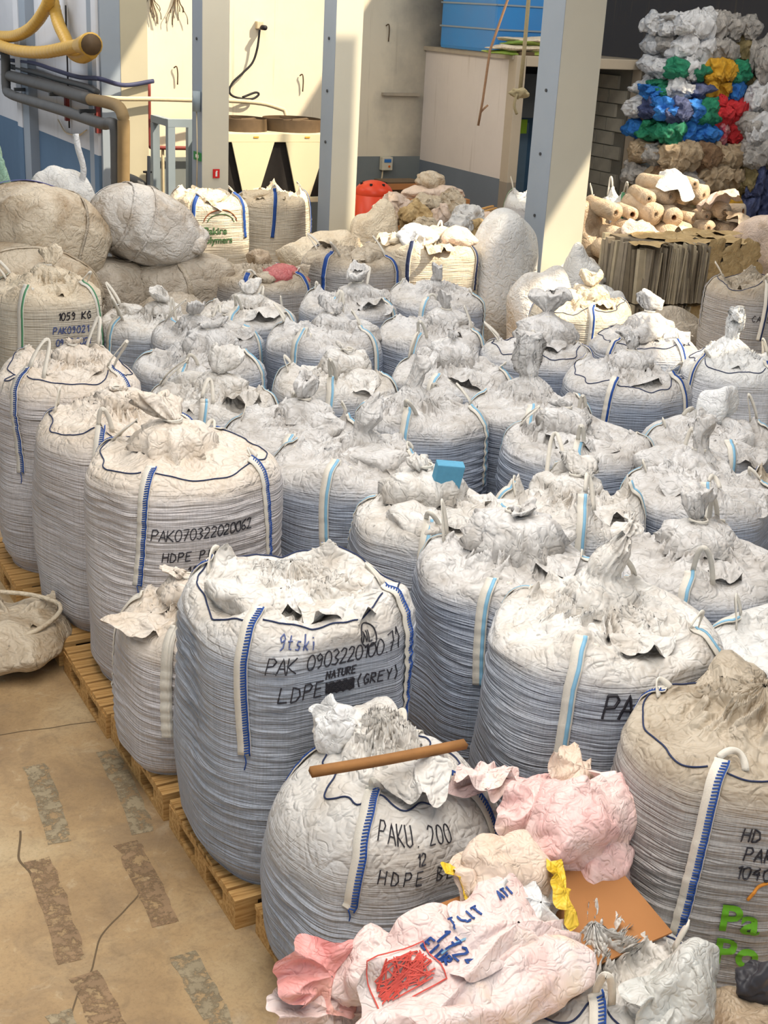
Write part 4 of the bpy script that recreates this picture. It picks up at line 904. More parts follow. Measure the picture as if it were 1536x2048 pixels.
MB().box(-.05, .55, -.05, .05, 1.98, 2.08).done('beam', M_STEEL, t); MB().box(-.045, .045, .05, .65, 1.985, 2.075).done('beam', M_STEEL, t)
# small signs on the columns
t = thing('fire_sign', (6.33, 15.985, 1.50), 'small red fire extinguisher sign on the left column', 'sign')
MB().box(-.045, .045, -.004, .004, -.055, .055).done('plate', simple('sign_red', (214, 40, 40), .5, .05), t)
MB().box(-.012, .012, -.007, -.004, -.035, .02).done('pictogram_body', simple('sign_white', (240, 240, 236), .5, .02), t); MB().box(-.006, .016, -.007, -.004, .022, .035).done('pictogram_top', MATS['sign_white'], t)
t = thing('exit_sign', (6.128, 16.12, 1.70), 'small green emergency exit sign on the side of the left column', 'sign')
MB().box(-.004, .004, -.13, .13, -.05, .05).done('plate', simple('sign_green', (40, 130, 60), .5, .05), t); MB().box(-.007, -.004, -.05, .05, -.02, .02).done('arrow', MATS['sign_white'], t)

# ------------------------------------------------------------------ pipes, hoses, cables on the left wall
M_PIPE = simple('pipe_dark_grey', (92, 92, 92), .6, .25, 6); M_PIPE2 = simple('pipe_lagging_tan', (140, 118, 84), .7, .2, 8); M_RED = simple('pipe_dark_red', (122, 52, 48), .6, .2, 8); M_BLUEP = simple('pipe_dark_blue', (58, 62, 92), .6, .2, 8)
M_HOSE = simple('hose_yellow', (206, 164, 78), .4, .15, 12); M_CON = simple('conduit_beige', (206, 188, 156), .6, .15, 20); M_CAB = simple('cable_black', (40, 38, 40), .6, .1)
def run(name, label, cat, P, r, m, k=6, n=12):
    P = np.array(P); t = thing(name, tuple(P[0]), label, cat); tube('tube', P - P[0], r, m, t, n, k); return t
def hose(label, P, r=.085):
    P = catmull(P, 24); P0 = P[0].copy(); rf = r * (1 + .05 * np.sin(np.arange(len(P)) * 1.9)); t = thing('yellow_hose', tuple(P0), label, 'hose', 'yellow suction hoses'); tube('tube', P - P0, r, M_HOSE, t, 14, 0, rf); return t
hose('upper yellow suction hose rising out of the top left', [(5.2, 23.16, 2.8), (5.2, 22.46, 2.82), (5.2, 21.48, 2.87), (5.2, 20.55, 3.01), (5.2, 19.81, 3.24), (5.2, 19.38, 3.49), (5.2, 19.3, 3.9)])
t = hose('sagging yellow suction hose ending in an open mouth at the wall bracket', [(5.1, 22.95, 2.76), (5.1, 22.27, 2.71), (5.1, 21.0, 2.68), (5.1, 19.57, 2.73), (5.1, 18.29, 2.85), (5.1, 17.6, 2.92)])
P0 = np.array((5.1, 22.95, 2.76)); tube('mouth', np.array([(5.1, 17.7, 2.91), (5.1, 17.3, 2.95), (5.1, 17.15, 2.95)]) - P0, .12, M_HOSE, t, 16, 0, np.array([.09, .13, .15])); tube('mouth_inside', np.array([(5.1, 17.16, 2.95), (5.1, 17.13, 2.95)]) - P0, .13, M_FAN, t, 16)
hose('short yellow suction hose slanting down to the other hoses', [(5.3, 19.75, 3.6), (5.3, 19.4, 3.17), (5.3, 19.05, 2.96), (5.3, 18.71, 2.78), (5.3, 18.23, 2.75), (5.3, 17.81, 2.83)])
t = run('wall_pipe', 'lower dark pipe on the left wall that bends down beside the corner pillar', 'pipe', [(5.25, 23.15, 2.6), (5.25, 22.5, 2.6), (5.25, 22.38, 2.47), (5.25, 22.42, 2.04), (5.25, 22.19, 1.97), (5.25, 21.55, 1.96), (5.25, 19.26, 1.98), (5.25, 17.35, 1.98), (5.25, 16.88, 2.02), (5.25, 16.7, 1.95), (5.25, 16.69, 1.4), (5.25, 16.71, .3)], .075, M_PIPE)
t = run('wall_pipe', 'upper thick pipe on the left wall with a tan elbow by the corner pillar', 'pipe', [(5.3, 22.61, 2.23), (5.3, 21.08, 2.24), (5.3, 19.4, 2.24), (5.3, 17.9, 2.23)], .085, M_PIPE)
P0 = np.array((5.3, 22.61, 2.23)); tube('elbow', np.array([(5.3, 17.95, 2.23), (5.3, 17.2, 2.25), (5.3, 16.75, 2.24), (5.3, 16.56, 2.16), (5.3, 16.52, 2.0), (5.3, 16.56, 1.4), (5.3, 16.6, .3)]) - P0, .078, M_PIPE2, t, 14, 6)
run('wall_pipe', 'slim grey pipe just above the thick pipe on the left wall', 'pipe', [(5.38, 22.81, 2.36), (5.38, 21.26, 2.37), (5.38, 19.84, 2.36), (5.38, 18.33, 2.36), (5.38, 17.87, 2.33)], .04, M_PIPE)
run('wall_pipe', 'thin wavy dark blue pipe highest on the left wall', 'pipe', [(5.38, 23.19, 2.44), (5.38, 21.24, 2.50), (5.38, 20.09, 2.48), (5.38, 18.8, 2.46), (5.38, 17.9, 2.5), (5.4, 17.7, 2.5), (5.77, 17.9, 2.42), (6.19, 17.95, 2.48)], .03, M_BLUEP)
run('wall_pipe', 'dark red pipe running down the cream wall right of the corner pillar', 'pipe', [(6.19, 18.15, 2.48), (6.19, 18.15, 1.68), (6.2, 18.15, 1.60), (6.28, 18.15, 1.58), (6.81, 18.15, 1.57), (7.0, 18.15, 1.57)], .028, M_RED, 5)
run('drop_pipe', 'short pale vertical pipe below the red pipe', 'pipe', [(6.40, 18.2, 1.6), (6.40, 18.2, 0.9), (6.4, 18.2, 0)], .022, M_CON, 3)
t = run('corrugated_conduit', 'beige corrugated conduit crossing the cream wall to the chiller', 'conduit', [(5.39, 17.85, 2.26), (5.73, 17.85, 2.25), (6.15, 17.9, 2.25), (6.81, 17.95, 2.24), (7.25, 18.0, 2.24), (7.79, 18.0, 2.21), (8.10, 18.0, 2.14), (8.18, 18.0, 2.10), (8.19, 17.9, 1.95)], .032, M_CON)
t = thing('junction_box', (6.09, 15.95, 2.37), 'grey cylindrical junction on the side of the left column', 'junction box')
MB().cyl((0, .1, -.12), .05, .24, 14).done('body', M_STEEL, t, True); tube('wire', np.array([(0, .1, -.12), (.01, .1, -.6), (.0, .1, -1.2)]), .008, M_CON, t, 6)
run('valve_pipe', 'dirty floor pipe with a hand valve behind the left heap', 'pipe', [(5.40, 17.35, 1.32), (5.67, 17.35, 1.25), (5.86, 17.35, 1.13), (6.04, 17.35, .98), (6.2, 17.35, .2)], .07, M_PIPE)
t = thing('hand_valve', (5.86, 17.28, 1.2), 'small black hand valve on the floor pipe', 'valve')
MB().cyl((0, 0, 0), .02, .16, 8).done('stem', M_CAB, t); MB().cyl((0, 0, .15), .06, .02, 12).done('wheel', M_CAB, t)
for k, (y, z0, z1, lab) in enumerate([(19.58, 1.8, 2.24, 'dark bracket under the pipes in the middle of the left wall'), (18.08, 1.78, 2.14, 'dark bracket under the pipes nearest the corner pillar'), (21.65, 1.78, 2.15, 'dark bracket under the pipes far left')]):
    t = thing('pipe_bracket', (5.44, y, z0), lab, 'bracket', 'pipe brackets'); MB().box(-.03, .03, -.04, .04, 0, z1 - z0).done('upright', M_RED, t); MB().box(-.25, .03, -.03, .03, z1 - z0 - .1, z1 - z0 - .05).done('arm', M_DARK, t)
run('wall_cable', 'thin black cable hanging down the left wall', 'cable', [(5.46, 19.54, 3.37), (5.46, 19.55, 3.04), (5.46, 19.55, 2.64), (5.46, 19.56, 1.7)], .012, M_CAB, 4, 6)
run('wall_cable', 'slack pale cable looped below the pipes on the left wall', 'cable', [(5.46, 20.15, 1.76), (5.46, 19.76, 1.62), (5.46, 19.11, 1.65), (5.46, 18.68, 1.76)], .01, M_CON, 6, 6)
run('wall_cable', 'black looped cable hanging below the wall camera', 'cable', [(7.85, 18.2, 3.19), (7.82, 18.2, 2.95), (7.75, 18.2, 2.75), (7.61, 18.2, 2.61), (7.45, 18.2, 2.47), (7.4, 18.2, 2.34), (7.5, 18.2, 2.27), (7.74, 18.2, 2.25), (7.85, 18.2, 2.31), (7.80, 18.2, 2.34), (7.6, 18.2, 2.27)], .016, M_CAB, 8, 8)
t = thing('wall_camera', (7.87, 18.28, 3.25), 'small wall camera above the chiller', 'camera')
MB().box(-.05, .05, -.06, .02, -.05, .05).done('mount', M_CON, t, bevel=.01); MB().cyl((.03, -.16, -.03), .035, .12, 12, 'y').done('lens_barrel', M_CAB, t, True)
for k, (x, z) in enumerate([(6.63, 2.62), (8.56, 2.56), (9.95, 3.3)]):
    t = thing('wall_hook', (x, 18.28, z), ['rusty wire hook on the cream wall left of the left column', 'rusty wire hook on the cream wall above the chiller right end', 'rusty wire hook near the top of the cream wall'][k], 'hook', 'rusty wall hooks')
    tube('wire', np.array([(-.03, 0, .02), (.0, -.03, .04), (.02, -.02, -.05), (.02, -.01, -.2)]), .009, M_FAN, t, 6, 4)
rd = random.Random(5)
for k, (x, z) in enumerate([(6.27, 3.55), (6.64, 3.55)]):
    t = thing('dry_weed', (x, 18.27, z), ['dry weed hanging at the top of the cream wall, next to the corner pillar', 'dry weed hanging at the top of the cream wall, next to the left column'][k], 'weed', 'dry weeds')
    for q in range(9):
        a = rd.uniform(-.16, .16); L = rd.uniform(.15, .36); tube('twig', np.array([(0, 0, .1), (a * .4, -.02, -L * .3), (a * .9, -.03, -L * .7), (a, -.02, -L)]), .006, M_FAN, t, 4, 4)
t = thing('control_box', (10.02, 18.24, 1.33), 'small control box with blue front on the wall behind the scrap heap', 'control box')
MB().box(-.09, .09, -.05, .05, -.10, .10).done('case', simple('box_ivory', (214, 206, 184), .5, .04), t, bevel=.01); MB().box(-.06, .06, -.056, -.05, .02, .07).done('blue_panel', simple('box_blue', (60, 120, 190), .5, .04), t); MB().cyl((.03, -.06, -.04), .018, .012, 10, 'y').done('button', simple('btn_orange', (220, 110, 40), .5, .04), t)
tube('lead', np.array([(-.05, 0, -.1), (-.08, -.02, -.25), (-.14, -.03, -.4)]), .012, M_CON, t, 6, 4)
t = thing('wall_ledge', (10.23, 18.27, 2.35), 'thin plaster ledge on the cream wall beside the shed', 'ledge'); MB().box(-.32, .32, -.03, .03, -.02, .02).done('strip', M_CONC, t)

# ------------------------------------------------------------------ on and in the shed
M_TANK = NT('tank_blue', .4, .4); M_TANK.b.inputs['Base Color'].default_value = (*lin(58, 132, 200), 1); M_TANK = M_TANK.out(M_TANK.mix(M_TANK.noise(2.5), lin(74, 130, 190), lin(44, 138, 208)))
t = thing('blue_tank', (11.45, 17.0, 3.06), 'blue tank with pale cage bars standing on the shed roof', 'tank')
MB().box(-.9, .9, -.75, .75, 0, 1.6).done('body', M_TANK, t, bevel=.05)
for z in (.30, .62, .94, 1.26): MB().box(-.91, .91, -.765, -.75, z, z + .022).done('cage_bar', M_STEEL, t); 
for z in (.30, .62, .94, 1.26): MB().box(-.915, -.90, -.75, .75, z, z + .022).done('cage_bar', M_STEEL, t)
t = thing('green_tarp', (11.1, 15.98, 3.06), 'folded yellow-green tarpaulin on the edge of the shed roof', 'tarpaulin')
M_TARP = film('tarp_green', (110, 140, 50), (180, 190, 90), .5, (220, 200, 130))
for k in range(4): wad('fold', M_TARP if k % 2 == 0 else FAB['sand'], t, (.05 * k, -.02, .04 + .055 * k), (.85 - .03 * k, .14, .045), 300 + k, 5, .12, 3.0)
t = thing('roof_plank', (10.8, 17.0, 3.06), 'dark flat plank lying on the shed roof edge', 'plank'); MB().box(-.12, .12, -1.2, .9, 0, .05).done('board', M_FAN, t)
t = thing('rope', (9.35, 14.5, 6.2), 'taut brown rope hanging in front of the shed side wall', 'rope')
tube('strand', np.array([(.62, 0, 0), (.22, 0, -2.4), (0, 0, -3.05), (-.05, 0, -3.64), (-.09, 0, -3.95)]), .016, simple('rope_brown', (150, 116, 88), .8, .2, 40), t, 8); tube('frayed_end', np.array([(-.06, 0, -3.78), (-.02, .0, -3.74), (.03, 0, -3.70)]), .014, MATS['rope_brown'], t, 6)
t = thing('rope', (9.86, 14.5, 6.2), 'thick tan rope with a knotted bundle in front of the doorway edge', 'rope')
tube('strand', np.array([(.06, 0, 0), (.0, 0, -2.4), (0, 0, -2.97), (-.01, 0, -3.5)]), .026, simple('rope_tan', (166, 152, 118), .8, .2, 40), t, 8); wad('knot', MATS['rope_tan'], t, (-.02, 0, -3.55), (.14, .06, .06), 311, 4, .3); tube('tail', np.array([(-.08, -.03, -3.55), (-.1, -.03, -3.7), (-.05, -.03, -3.8)]), .02, MATS['rope_tan'], t, 6, 4)
t = thing('machine_cabinet', (11.5, 17.0, 0), 'dark blue machine cabinet standing inside the doorway', 'machine')
MB().box(-.35, .55, -.4, .4, 0, 2.3).done('body', simple('cabinet_blue', (50, 78, 104), .5, .1), t, bevel=.02); MB().box(-.30, -.02, -.41, -.4, 1.1, 2.1).done('door_panel', simple('cabinet_grey', (84, 104, 122), .5, .1), t)
MB().box(-.22, -.06, -.42, -.41, 1.95, 2.15).done('sticker', simple('sticker_green', (150, 190, 50), .5, .1), t); MB().box(-.24, -.04, -.42, -.41, 2.2, 2.25).done('plate', MATS['sign_white'], t)
t = thing('hanging_panel', (11.6, 16.3, 2.2), 'dark grey panel hanging inside the top of the doorway', 'panel'); MB().box(-.6, .3, -.02, .02, 0, .6).done('sheet', M_DARK, t); MB().box(-.2, -.17, -.01, .01, .6, .8).done('hanger', M_STEEL, t); MB().box(.1, .13, -.01, .01, .6, .8).done('hanger', M_STEEL, t)
for k, (x, y, lab) in enumerate([(10.55, 14.9, 'white bag with green straps in front of the left doorpost'), (11.35, 14.2, 'white bag with green straps right of the widest column')]):
    t = thing('white_bag', (x, y, 0), lab, 'bulk bag', 'white bags with green straps'); g = bag_grid(1.25, .46, .42, .3, 400 + k, (112, 44, 40), ear=[.25, .15, .22, .2], crum=.06, fold=.05)
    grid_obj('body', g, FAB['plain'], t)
    for j in range(4): strap(t, g, g.thk[j], .5, GREEN_ST, 'solid', 1, .18)

# ------------------------------------------------------------------ bales of pressed film at the right
WADS = []
for k in range(8):
    P, F = wad_geo(500 + k, 5, .30, 2.9, .35); P = P - (P.max(0) + P.min(0)) / 2; P = P / np.abs(P).max(0); me = mesh('film_bundle', P, F, True, np.zeros(len(P))); WADS.append(me)
def fcol(name, *c): return film('bale_' + name, c[0], c[1], .4, tuple(int(x * .75) for x in c[0]))
BC = {'white': fcol('white', (206, 206, 208), (232, 232, 234)), 'grey': fcol('grey', (150, 146, 142), (196, 190, 184)), 'tan': fcol('tan', (160, 136, 106), (198, 176, 146)), 'olive': fcol('olive', (110, 98, 62), (150, 134, 94)), 'red': fcol('red', (196, 34, 44), (226, 60, 64)),
      'blue': fcol('blue', (30, 100, 190), (60, 140, 220)), 'green': fcol('green', (22, 112, 84), (50, 150, 110)), 'yellow': fcol('yellow', (206, 150, 30), (232, 180, 60)), 'navy': fcol('navy', (40, 50, 90), (90, 100, 140)), 'brown': fcol('brown', (110, 82, 58), (150, 120, 90)), 'pink': fcol('pink', (214, 60, 90), (240, 190, 190))}
for kk in BC: WADS[0].materials.clear() if False else None
for me in WADS: me.materials.append(BC['white'])
def bale(label, x, y, z, w, d, h, cols, seed, zone=None, n=(5, 2), core=True):
    t = thing('film_bale', (x, y, z), label, 'bale', 'pressed film bales stacked at the right'); rd = random.Random(seed)
    wad('core', BC['brown'], t, (0, d * .1, h / 2), (w * .42, d * .38, h * .38), seed, 4, .06, 2.0)
    nx, nz = n
    def one(px, py, pz, sx, sy, sz, c):
        o = put('film_bundle', WADS[rd.randrange(8)], None, t, (px, py, pz), (rd.uniform(-.2, .2), rd.uniform(-.35, .35), rd.uniform(-.3, .3)), (sx, sy, sz)); o.material_slots[0].link = 'OBJECT'; o.material_slots[0].material = BC[c]
    for i in range(nx):
        for j in range(nz):
            fx = (i + .5) / nx; c = zone(fx, (j + .5) / nz, rd) if zone else rd.choice(cols)
            one((fx - .5) * w + rd.uniform(-.04, .04), -d / 2 + rd.uniform(0, .1), (j + .5) / nz * h * .96 + .01, w / nx * rd.uniform(.80, 1.15), .17, h / nz * rd.uniform(.66, .84), c)
    for i in range(3):
        for j in range(nz): one(-w / 2 + rd.uniform(0, .1), (i + .5) / 3 * d - d / 2, (j + .5) / nz * h, .2, d / 3 * .8, h / nz * .6, zone(0, (j + .5) / nz, rd) if zone else rd.choice(cols))
    for i in range(nx): one(((i + .5) / nx - .5) * w, rd.uniform(-.2, .2), h - .10, w / nx * .9, d * .40, .09, zone((i + .5) / nx, 1, rd) if zone else rd.choice(cols))
    return t
bale('top bale of white and olive film at the upper right', 13.35, 15.3, 3.10, 1.15, .9, .62, ('white',), 601, lambda x, z, r: ('white' if x < .45 else r.choice(('olive', 'olive', 'grey'))) if r.random() < .85 else 'grey')
bale('bale of yellow, navy and white film under the top bale', 13.25, 15.2, 2.60, 1.15, .9, .52, (), 602, lambda x, z, r: ('white' if x < .2 else 'navy' if x < .45 else 'yellow' if x < .9 else 'blue') if r.random() < .85 else 'green')
bale('bale of red, blue and green film in the middle of the stack', 13.15, 15.1, 2.02, 1.35, .9, .58, (), 603, lambda x, z, r: (r.choice(('blue', 'green', 'white', 'navy')) if x < .35 else r.choice(('green', 'blue')) if x < .58 else r.choice(('red', 'red', 'pink'))))
bale('small blue and white film bale beside the doorpost', 12.75, 15.25, 2.45, .5, .6, .30, ('blue', 'white', 'green'), 604, None, (3, 2))
bale('tan film bale below the red and blue bale', 13.15, 14.95, 1.38, 1.35, .9, .62, ('tan', 'tan', 'grey', 'tan', 'brown'), 605)
bale('brown and yellow film bale at the bottom of the stack', 13.1, 14.9, .62, 1.4, .9, .76, ('brown', 'olive', 'yellow', 'tan', 'brown'), 606)
bale('dark brown film bale on the floor under the stack', 13.1, 14.9, 0, 1.4, .9, .62, ('brown', 'olive', 'tan'), 610, None, (4, 2))
bale('grey film bale at the right edge, high in the stack', 14.45, 14.9, 2.45, 1.0, .9, 1.0, ('grey', 'white', 'grey', 'olive', 'green'), 607)
bale('white film bale at the right edge below the grey bale', 14.35, 14.8, 1.75, 1.1, .9, .70, ('white', 'grey', 'white', 'tan'), 608)
bale('dark bale at the right edge low in the stack', 14.4, 14.8, 0.9, 1.1, .9, .85, ('brown', 'olive', 'navy', 'green'), 609)
bale('lowest dark bale at the right edge', 14.4, 14.8, 0, 1.1, .9, .9, ('brown', 'olive'), 611, None, (3, 2))

# big pressed paper bale in front
M_STRAW = film('paper_tan', (176, 146, 98), (214, 186, 138), .8, (120, 90, 56)); M_EDGE = [simple('paper_edge_a', (150, 138, 120), .85, .25, 9), simple('paper_edge_b', (120, 108, 90), .85, .25, 9), simple('paper_edge_c', (182, 168, 142), .85, .25, 9)]
def paper_bale(label, x, y, z, w, d, h, seed, rz=0):
    t = thing('paper_bale', (x, y, z), label, 'bale', 'pressed paper bales', rz); rd = random.Random(seed)
    MB().box(-w / 2 + .04, w / 2 - .04, -d / 2 + .04, d / 2 - .04, .02, h - .04).done('core', M_EDGE[1], t)
    n = 54
    for i in range(n):                                            # sheet edges standing on the left half of the front
        xx = -w / 2 + (i + .5) / n * w * .5; q = rd.uniform(.0, .05)
        MB().box(-.008, .008, -q - .03, .06, 0, h * rd.uniform(.84, 1.0)).done('paper_layer', rd.choice(M_EDGE), t, loc=(xx, -d / 2, 0), rot=(rd.uniform(-.07, .07), rd.uniform(-.06, .06), rd.uniform(-.35, .35)))
    for i in range(12):
        MB().box(-.06, .03, -.03, .03, 0, h * rd.uniform(.85, .98)).done('paper_layer', rd.choice(M_EDGE), t, loc=(-w / 2, -d / 2 + (i + .5) / 12 * d, 0), rot=(rd.uniform(-.04, .04), rd.uniform(-.05, .05), 0))
    for i in range(3):
        for j in range(3):
            sheet('pressed_sheet', M_STRAW, t, (w * (.08 + i * .15), -d / 2 - .02, h * (.2 + j * .3)), .15, .16, seed + i * 3 + j, (PI / 2 + rd.uniform(-.1, .1), 0, rd.uniform(-.1, .1)), amp=.02, fr=7, drop=.02, rim=.015, rings=14, n=40)
    for i in range(9): sheet('top_sheet', M_STRAW, t, (rd.uniform(-.45, .45) * w, rd.uniform(-.4, .4) * d, h), .28, .2, seed + 40 + i, (rd.uniform(-.08, .08), rd.uniform(-.08, .08), rd.uniform(0, 3)), amp=.02, fr=6, drop=.02, rim=.02, rings=14, n=40)
    return t
paper_bale('big tan pressed paper bale in front of the film rolls', 10.45, 11.75, .62, 1.6, .9, .68, 701, -.12)
paper_bale('dark pressed paper bale underneath the big tan one', 10.35, 11.85, 0, 1.5, .9, .60, 702, -.1)

# film rolls on cardboard cores
M_ROLL = film('roll_film', (196, 170, 140), (222, 202, 176), .5, (150, 120, 90)); M_CORE = simple('cardboard_core', (176, 126, 88), .8, .15, 20)
def roll_geo(r, L, ri, n=26):
    V = []; 
    for (rr, y) in ((ri, 0), (r, 0), (r * 1.03, L * .3), (r * .98, L * .7), (r, L), (ri, L), (ri, 0)):
        for i in range(n): a = 2 * PI * i / n; V.append((rr * (1 + .03 * math.sin(3 * a)) * math.cos(a), y, rr * math.sin(a)))
    F = [(k * n + i, (k + 1) * n + i, (k + 1) * n + (i + 1) % n, k * n + (i + 1) % n) for k in range(6) for i in range(n)]
    return np.array(V), F
ROLLS = [mesh('wound_film', *roll_geo(r, L, .035), True) for r, L in ((.14, .5), (.11, .45), (.17, .55), (.09, .5))]
CORE = mesh('core_tube', *roll_geo(.038, .6, .03), True)
for me in ROLLS: me.materials.append(M_ROLL)
CORE.materials.append(M_CORE)
rd = random.Random(9); k = 0
ORDN = ['first', 'second', 'third', 'fourth', 'fifth', 'sixth', 'seventh', 'eighth', 'ninth', 'tenth']
for row, (zc, x0, x1, yy) in enumerate([(.88, 10.2, 12.9, 12.75), (1.10, 10.3, 12.8, 12.9), (1.32, 10.4, 12.6, 13.05), (1.52, 10.9, 12.2, 13.2), (1.70, 11.2, 12.0, 13.3)]):
    n = int((x1 - x0) / .27)
    for i in range(n):
        x = x0 + (i + .5) * (x1 - x0) / n + rd.uniform(-.05, .05); z = zc + rd.uniform(-.05, .05)
        where = ['lowest', 'second', 'third', 'fourth', 'topmost'][row]
        t = thing('film_roll', (x, yy + rd.uniform(-.1, .1), z), f'tan film roll, {ORDN[i]} from the left in the {where} layer of the roll heap', 'film roll', 'film rolls heaped at the right')
        rot = (rd.uniform(-.15, .15), rd.uniform(0, 6), rd.uniform(-.35, .35)); s = rd.uniform(.65, .9)
        put('wound_film', ROLLS[rd.randrange(4)], None, t, (0, 0, 0), rot, (s, 1, s)); put('core_tube', CORE, None, t, (0, 0, 0), rot); k += 1
t = thing('roll_heap_base', (11.6, 13.1, 0), 'brown crushed film underneath the heap of rolls', 'plastic film'); wad('fold', F_BROWN, t, (0.1, 0.1, .4), (.95, .4, .42), 720, 5, .1, 2.5); wad('fold', F_TAN, t, (.9, 0, .42), (.55, .4, .42), 721, 5, .12, 2.5)
for k, (x, y, z, mm, lab) in enumerate([(10.7, 12.7, 1.18, F_TAN, 'tan film draped over the left end of the roll heap'), (12.3, 12.75, 1.25, M_ROLL, 'tan film draped over the right end of the roll heap'), (11.4, 12.65, 1.10, FAB['sand'], 'cream cloth draped low on the front of the roll heap'), (12.0, 13.0, 1.52, F_TAN, 'tan film draped beside the white film on the roll heap')]):
    t = thing('film_drape', (x, y, z), lab, 'plastic film', 'film drapes on the roll heap'); sheet('drape', mm, t, (0, 0, .08), .30, .24, 790 + k, (.5, .1, k), amp=.06, fr=5.5, drop=.14, rim=.06)
t = thing('white_roll_cover', (11.55, 13.2, 1.62), 'bright white film draped over the top of the roll heap', 'plastic film'); sheet('drape', F_WHITE, t, (.0, .0, .18), .34, .28, 723, (.4, .1, .3), amp=.06, fr=5, drop=.18, rim=.06)
def floor_sack(name, label, loc, s, seed, m, cat='sack', lv=5, amp=.10, fr=1.6, group=None, extra=()):
    t = thing(name, (loc[0], loc[1], 0), label, cat, group); wad('body', m, t, (0, 0, loc[2]), s, seed, lv, amp, fr, (0, 0, .2), .25, .1)
    for (mm, off, ss, sd) in extra: wad('fold', mm, t, off, ss, sd, 4, .25, 2.2)
    return t
floor_sack('leaning_white_sack', 'large smooth white sack leaning left of the widest column', (8.42, 12.45, .72), (.45, .40, .88), 731, FAB['plain'], amp=.13, fr=1.7)
floor_sack('grey_film_sack', 'translucent grey sack between the white sack and the widest column', (8.2, 11.3, .5), (.36, .36, .62), 732, FAB['grey'], amp=.08)
floor_sack('cream_sack', 'cream sack at the foot of the middle column in front of the orange drum', (7.74, 14.3, .68), (.34, .28, .62), 741, FAB['sand'], amp=.16, fr=2.0)
floor_sack('brown_sack', 'dark brown folded sack right of the widest column', (10.35, 13.6, .75), (.5, .36, .66), 733, F_BROWN, amp=.14, fr=2.2)
floor_sack('white_liner', 'pale liner draped between the widest column and the tan paper bale', (9.22, 12.0, .55), (.26, .28, .62), 734, FAB['plain'], amp=.12, extra=((F_GRN, (-.1, -.3, .35), (.18, .1, .12), 735), (FAB['plain'], (.25, .3, .75), (.4, .2, .2), 736)))
floor_sack('stained_sack', 'rust-stained white sack in front of the dark paper bale', (9.0, 10.15, .4), (.42, .34, .42), 737, FAB['dirty'], amp=.12)
floor_sack('tan_liner', 'tan film liner at the right edge behind the grey ribbed bag', (12.0, 12.0, .7), (.45, .5, .75), 738, F_TAN, amp=.12, fr=2.2)
floor_sack('tied_pouch', 'tied white pouch standing at the foot of the widest column', (8.6, 10.75, .5), (.24, .22, .55), 739, FAB['plain'], amp=.14, extra=((FAB['plain'], (0, 0, .6), (.16, .14, .14), 740),))

# ------------------------------------------------------------------ scrap heap between the middle column and the shed
rd = random.Random(21); SM = [FAB['sand'], F_TAN, FAB['sack'], F_BROWN, F_WHITE, M_STRAW, FAB['sand'], FAB['dirty']]; SN = ['cream cloth', 'tan film', 'pale sacking', 'brown film', 'white film', 'straw-coloured paper', 'cream cloth', 'dirty cloth']
spots = sorted([(8.2 + .42 * i + .2 * (l % 2) + rd.uniform(-.05, .05), 13.8 + .42 * j + rd.uniform(-.05, .05), .26 + .40 * l + (.08 * j if l == 2 else 0) + rd.uniform(-.03, .03)) for l in range(3) for i in range(4 if l < 2 else 3) for j in range(3) if not (l < 2 and 0 < i < 3 and j == 2)], key=lambda p: p[0] * .87 - p[1] * .47)
ORD = ['first', 'second', 'third', 'fourth', 'fifth', 'sixth', 'seventh', 'eighth', 'ninth', 'tenth', 'eleventh', 'twelfth']
cnt = {}
for k, (x, y, lv) in enumerate(spots):
    i = rd.randrange(7); i = 0 if i == 6 else i; q = rd.uniform(.22, .27); cnt[i] = cnt.get(i, 0) + 1
    t = thing('scrap_wad', (x, y, lv), f'crumpled {SN[i]}, {ORD[min(11, cnt[i] - 1)]} of its kind from left in shed scrap heap', 'scrap', 'scraps in the heap by the shed')
    o = put('fold', WADS[rd.randrange(8)], None, t, (0, 0, 0), (rd.uniform(0, 6), rd.uniform(0, 6), rd.uniform(0, 6)), (q, q * .9, q * .85)); o.material_slots[0].link = 'OBJECT'; o.material_slots[0].material = SM[i]
t = thing('cardboard_box', (9.15, 15.35, 0), 'open cardboard box with brown cloth on top, against the shed wall', 'box')
MB().box(-.42, .42, -.3, .3, .75, 1.25).done('carton', M_BROWN, t); MB().box(-.40, .40, -.28, .28, 0, .75).done('stand', M_DARK, t); wad('cloth', F_TAN, t, (0, 0, 1.3), (.4, .25, .12), 761, 5, .25); wad('cloth', FAB['sack'], t, (.0, .05, 1.45), (.22, .16, .12), 762, 4, .25)
t = thing('scrap_crate', (9.8, 15.2, 0), 'low crate of slats and film near the shed corner', 'crate'); MB().box(-.35, .35, -.3, .3, 0, .75).done('crate_body', M_FAN, t); wad('film', F_TAN, t, (0, 0, .82), (.34, .28, .2), 763, 5, .25); wad('film', FAB['sand'], t, (-.05, -.25, .55), (.3, .12, .3), 764, 4, .25)
for q in range(4): MB().box(-.3, .3, -.02, .02, 0, .02).done('slat', WOOD, t, loc=(.05, -.1 + q * .05, .98 + q * .03), rot=(0, -.25 + .05 * q, .1 * q))
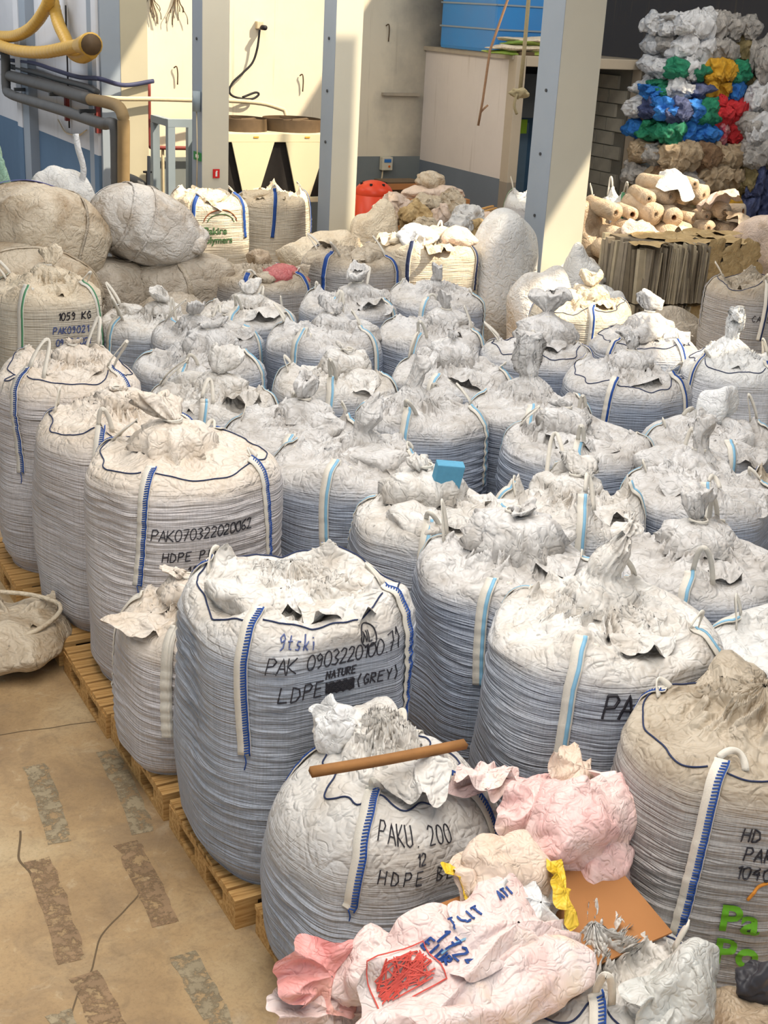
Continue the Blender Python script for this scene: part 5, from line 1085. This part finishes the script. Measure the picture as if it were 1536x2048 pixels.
t = thing('orange_float', (8.62, 16.0, 0), 'red-orange rounded drum top behind the scrap heap', 'drum')
V, F = ico(4); put('dome', mesh('dome', V * np.array((.26, .26, .17)) + np.array((0, 0, 1.22)), F, True), simple('orange_plastic', (226, 72, 40), .35, .06), t); MB().cyl((0, 0, 0), .24, 1.2, 24, r2=.26).done('drum_body', MATS['orange_plastic'], t, True)
for a in range(6): MB().cyl((.18 * math.cos(a), .18 * math.sin(a), 1.33), .02, .03, 8).done('bolt', M_CAB, t)
t = thing('dark_crate', (9.35, 16.6, 0), 'dark wooden crate behind the cardboard box', 'crate'); MB().box(-.3, .3, -.2, .2, 0, 1.3).done('crate_body', M_FAN, t); MB().box(-.32, .32, -.22, -.2, 1.2, 1.28).done('rail', M_BROWN, t)
# contents of the used bags at the back
def contents(label, loc, m, s, seed, group): t = thing('film_scrap', loc, label, 'plastic film', group); wad('fold', m, t, (0, 0, 0), s, seed, 4, .26, 2.2); return t
contents('dull red film scrap in the dirty bag with blue straps', (5.3, 11.62, 1.06), film('film_dull_red', (168, 70, 74), (200, 120, 116)), (.22, .18, .14), 771, 'film in the used bags')
contents('brown round scrap on the dirty bag behind the red film', (5.25, 12.05, 1.16), F_BROWN, (.12, .12, .12), 772, 'film in the used bags')
for k, (dx, dy, m) in enumerate([(-.2, -.1, F_WHITE), (.15, 0, FAB['sand']), (.0, .2, F_WHITE), (.25, -.2, F_TAN)]): contents(['white film scrap at the left of the sunlit square bag', 'cream scrap in the middle of the sunlit square bag', 'white film scrap at the back of the sunlit square bag', 'tan film scrap at the right of the sunlit square bag'][k], (7.5 + dx, 12.6 + dy, 1.24), m, (.2, .16, .11), 775 + k, 'film in the used bags')
contents('sunlit cream cloth heap between the printed bag and the brown-stained bag', (6.55, 13.2, .95), FAB['sand'], (.45, .35, .25), 781, 'cloth heaps')
t = thing('cloth_heap_base', (6.5, 13.2, 0), 'cream cloth bundle under the sunlit cloth heap', 'sack'); wad('body', FAB['sand'], t, (0, 0, .45), (.55, .4, .45), 782, 5, .15)
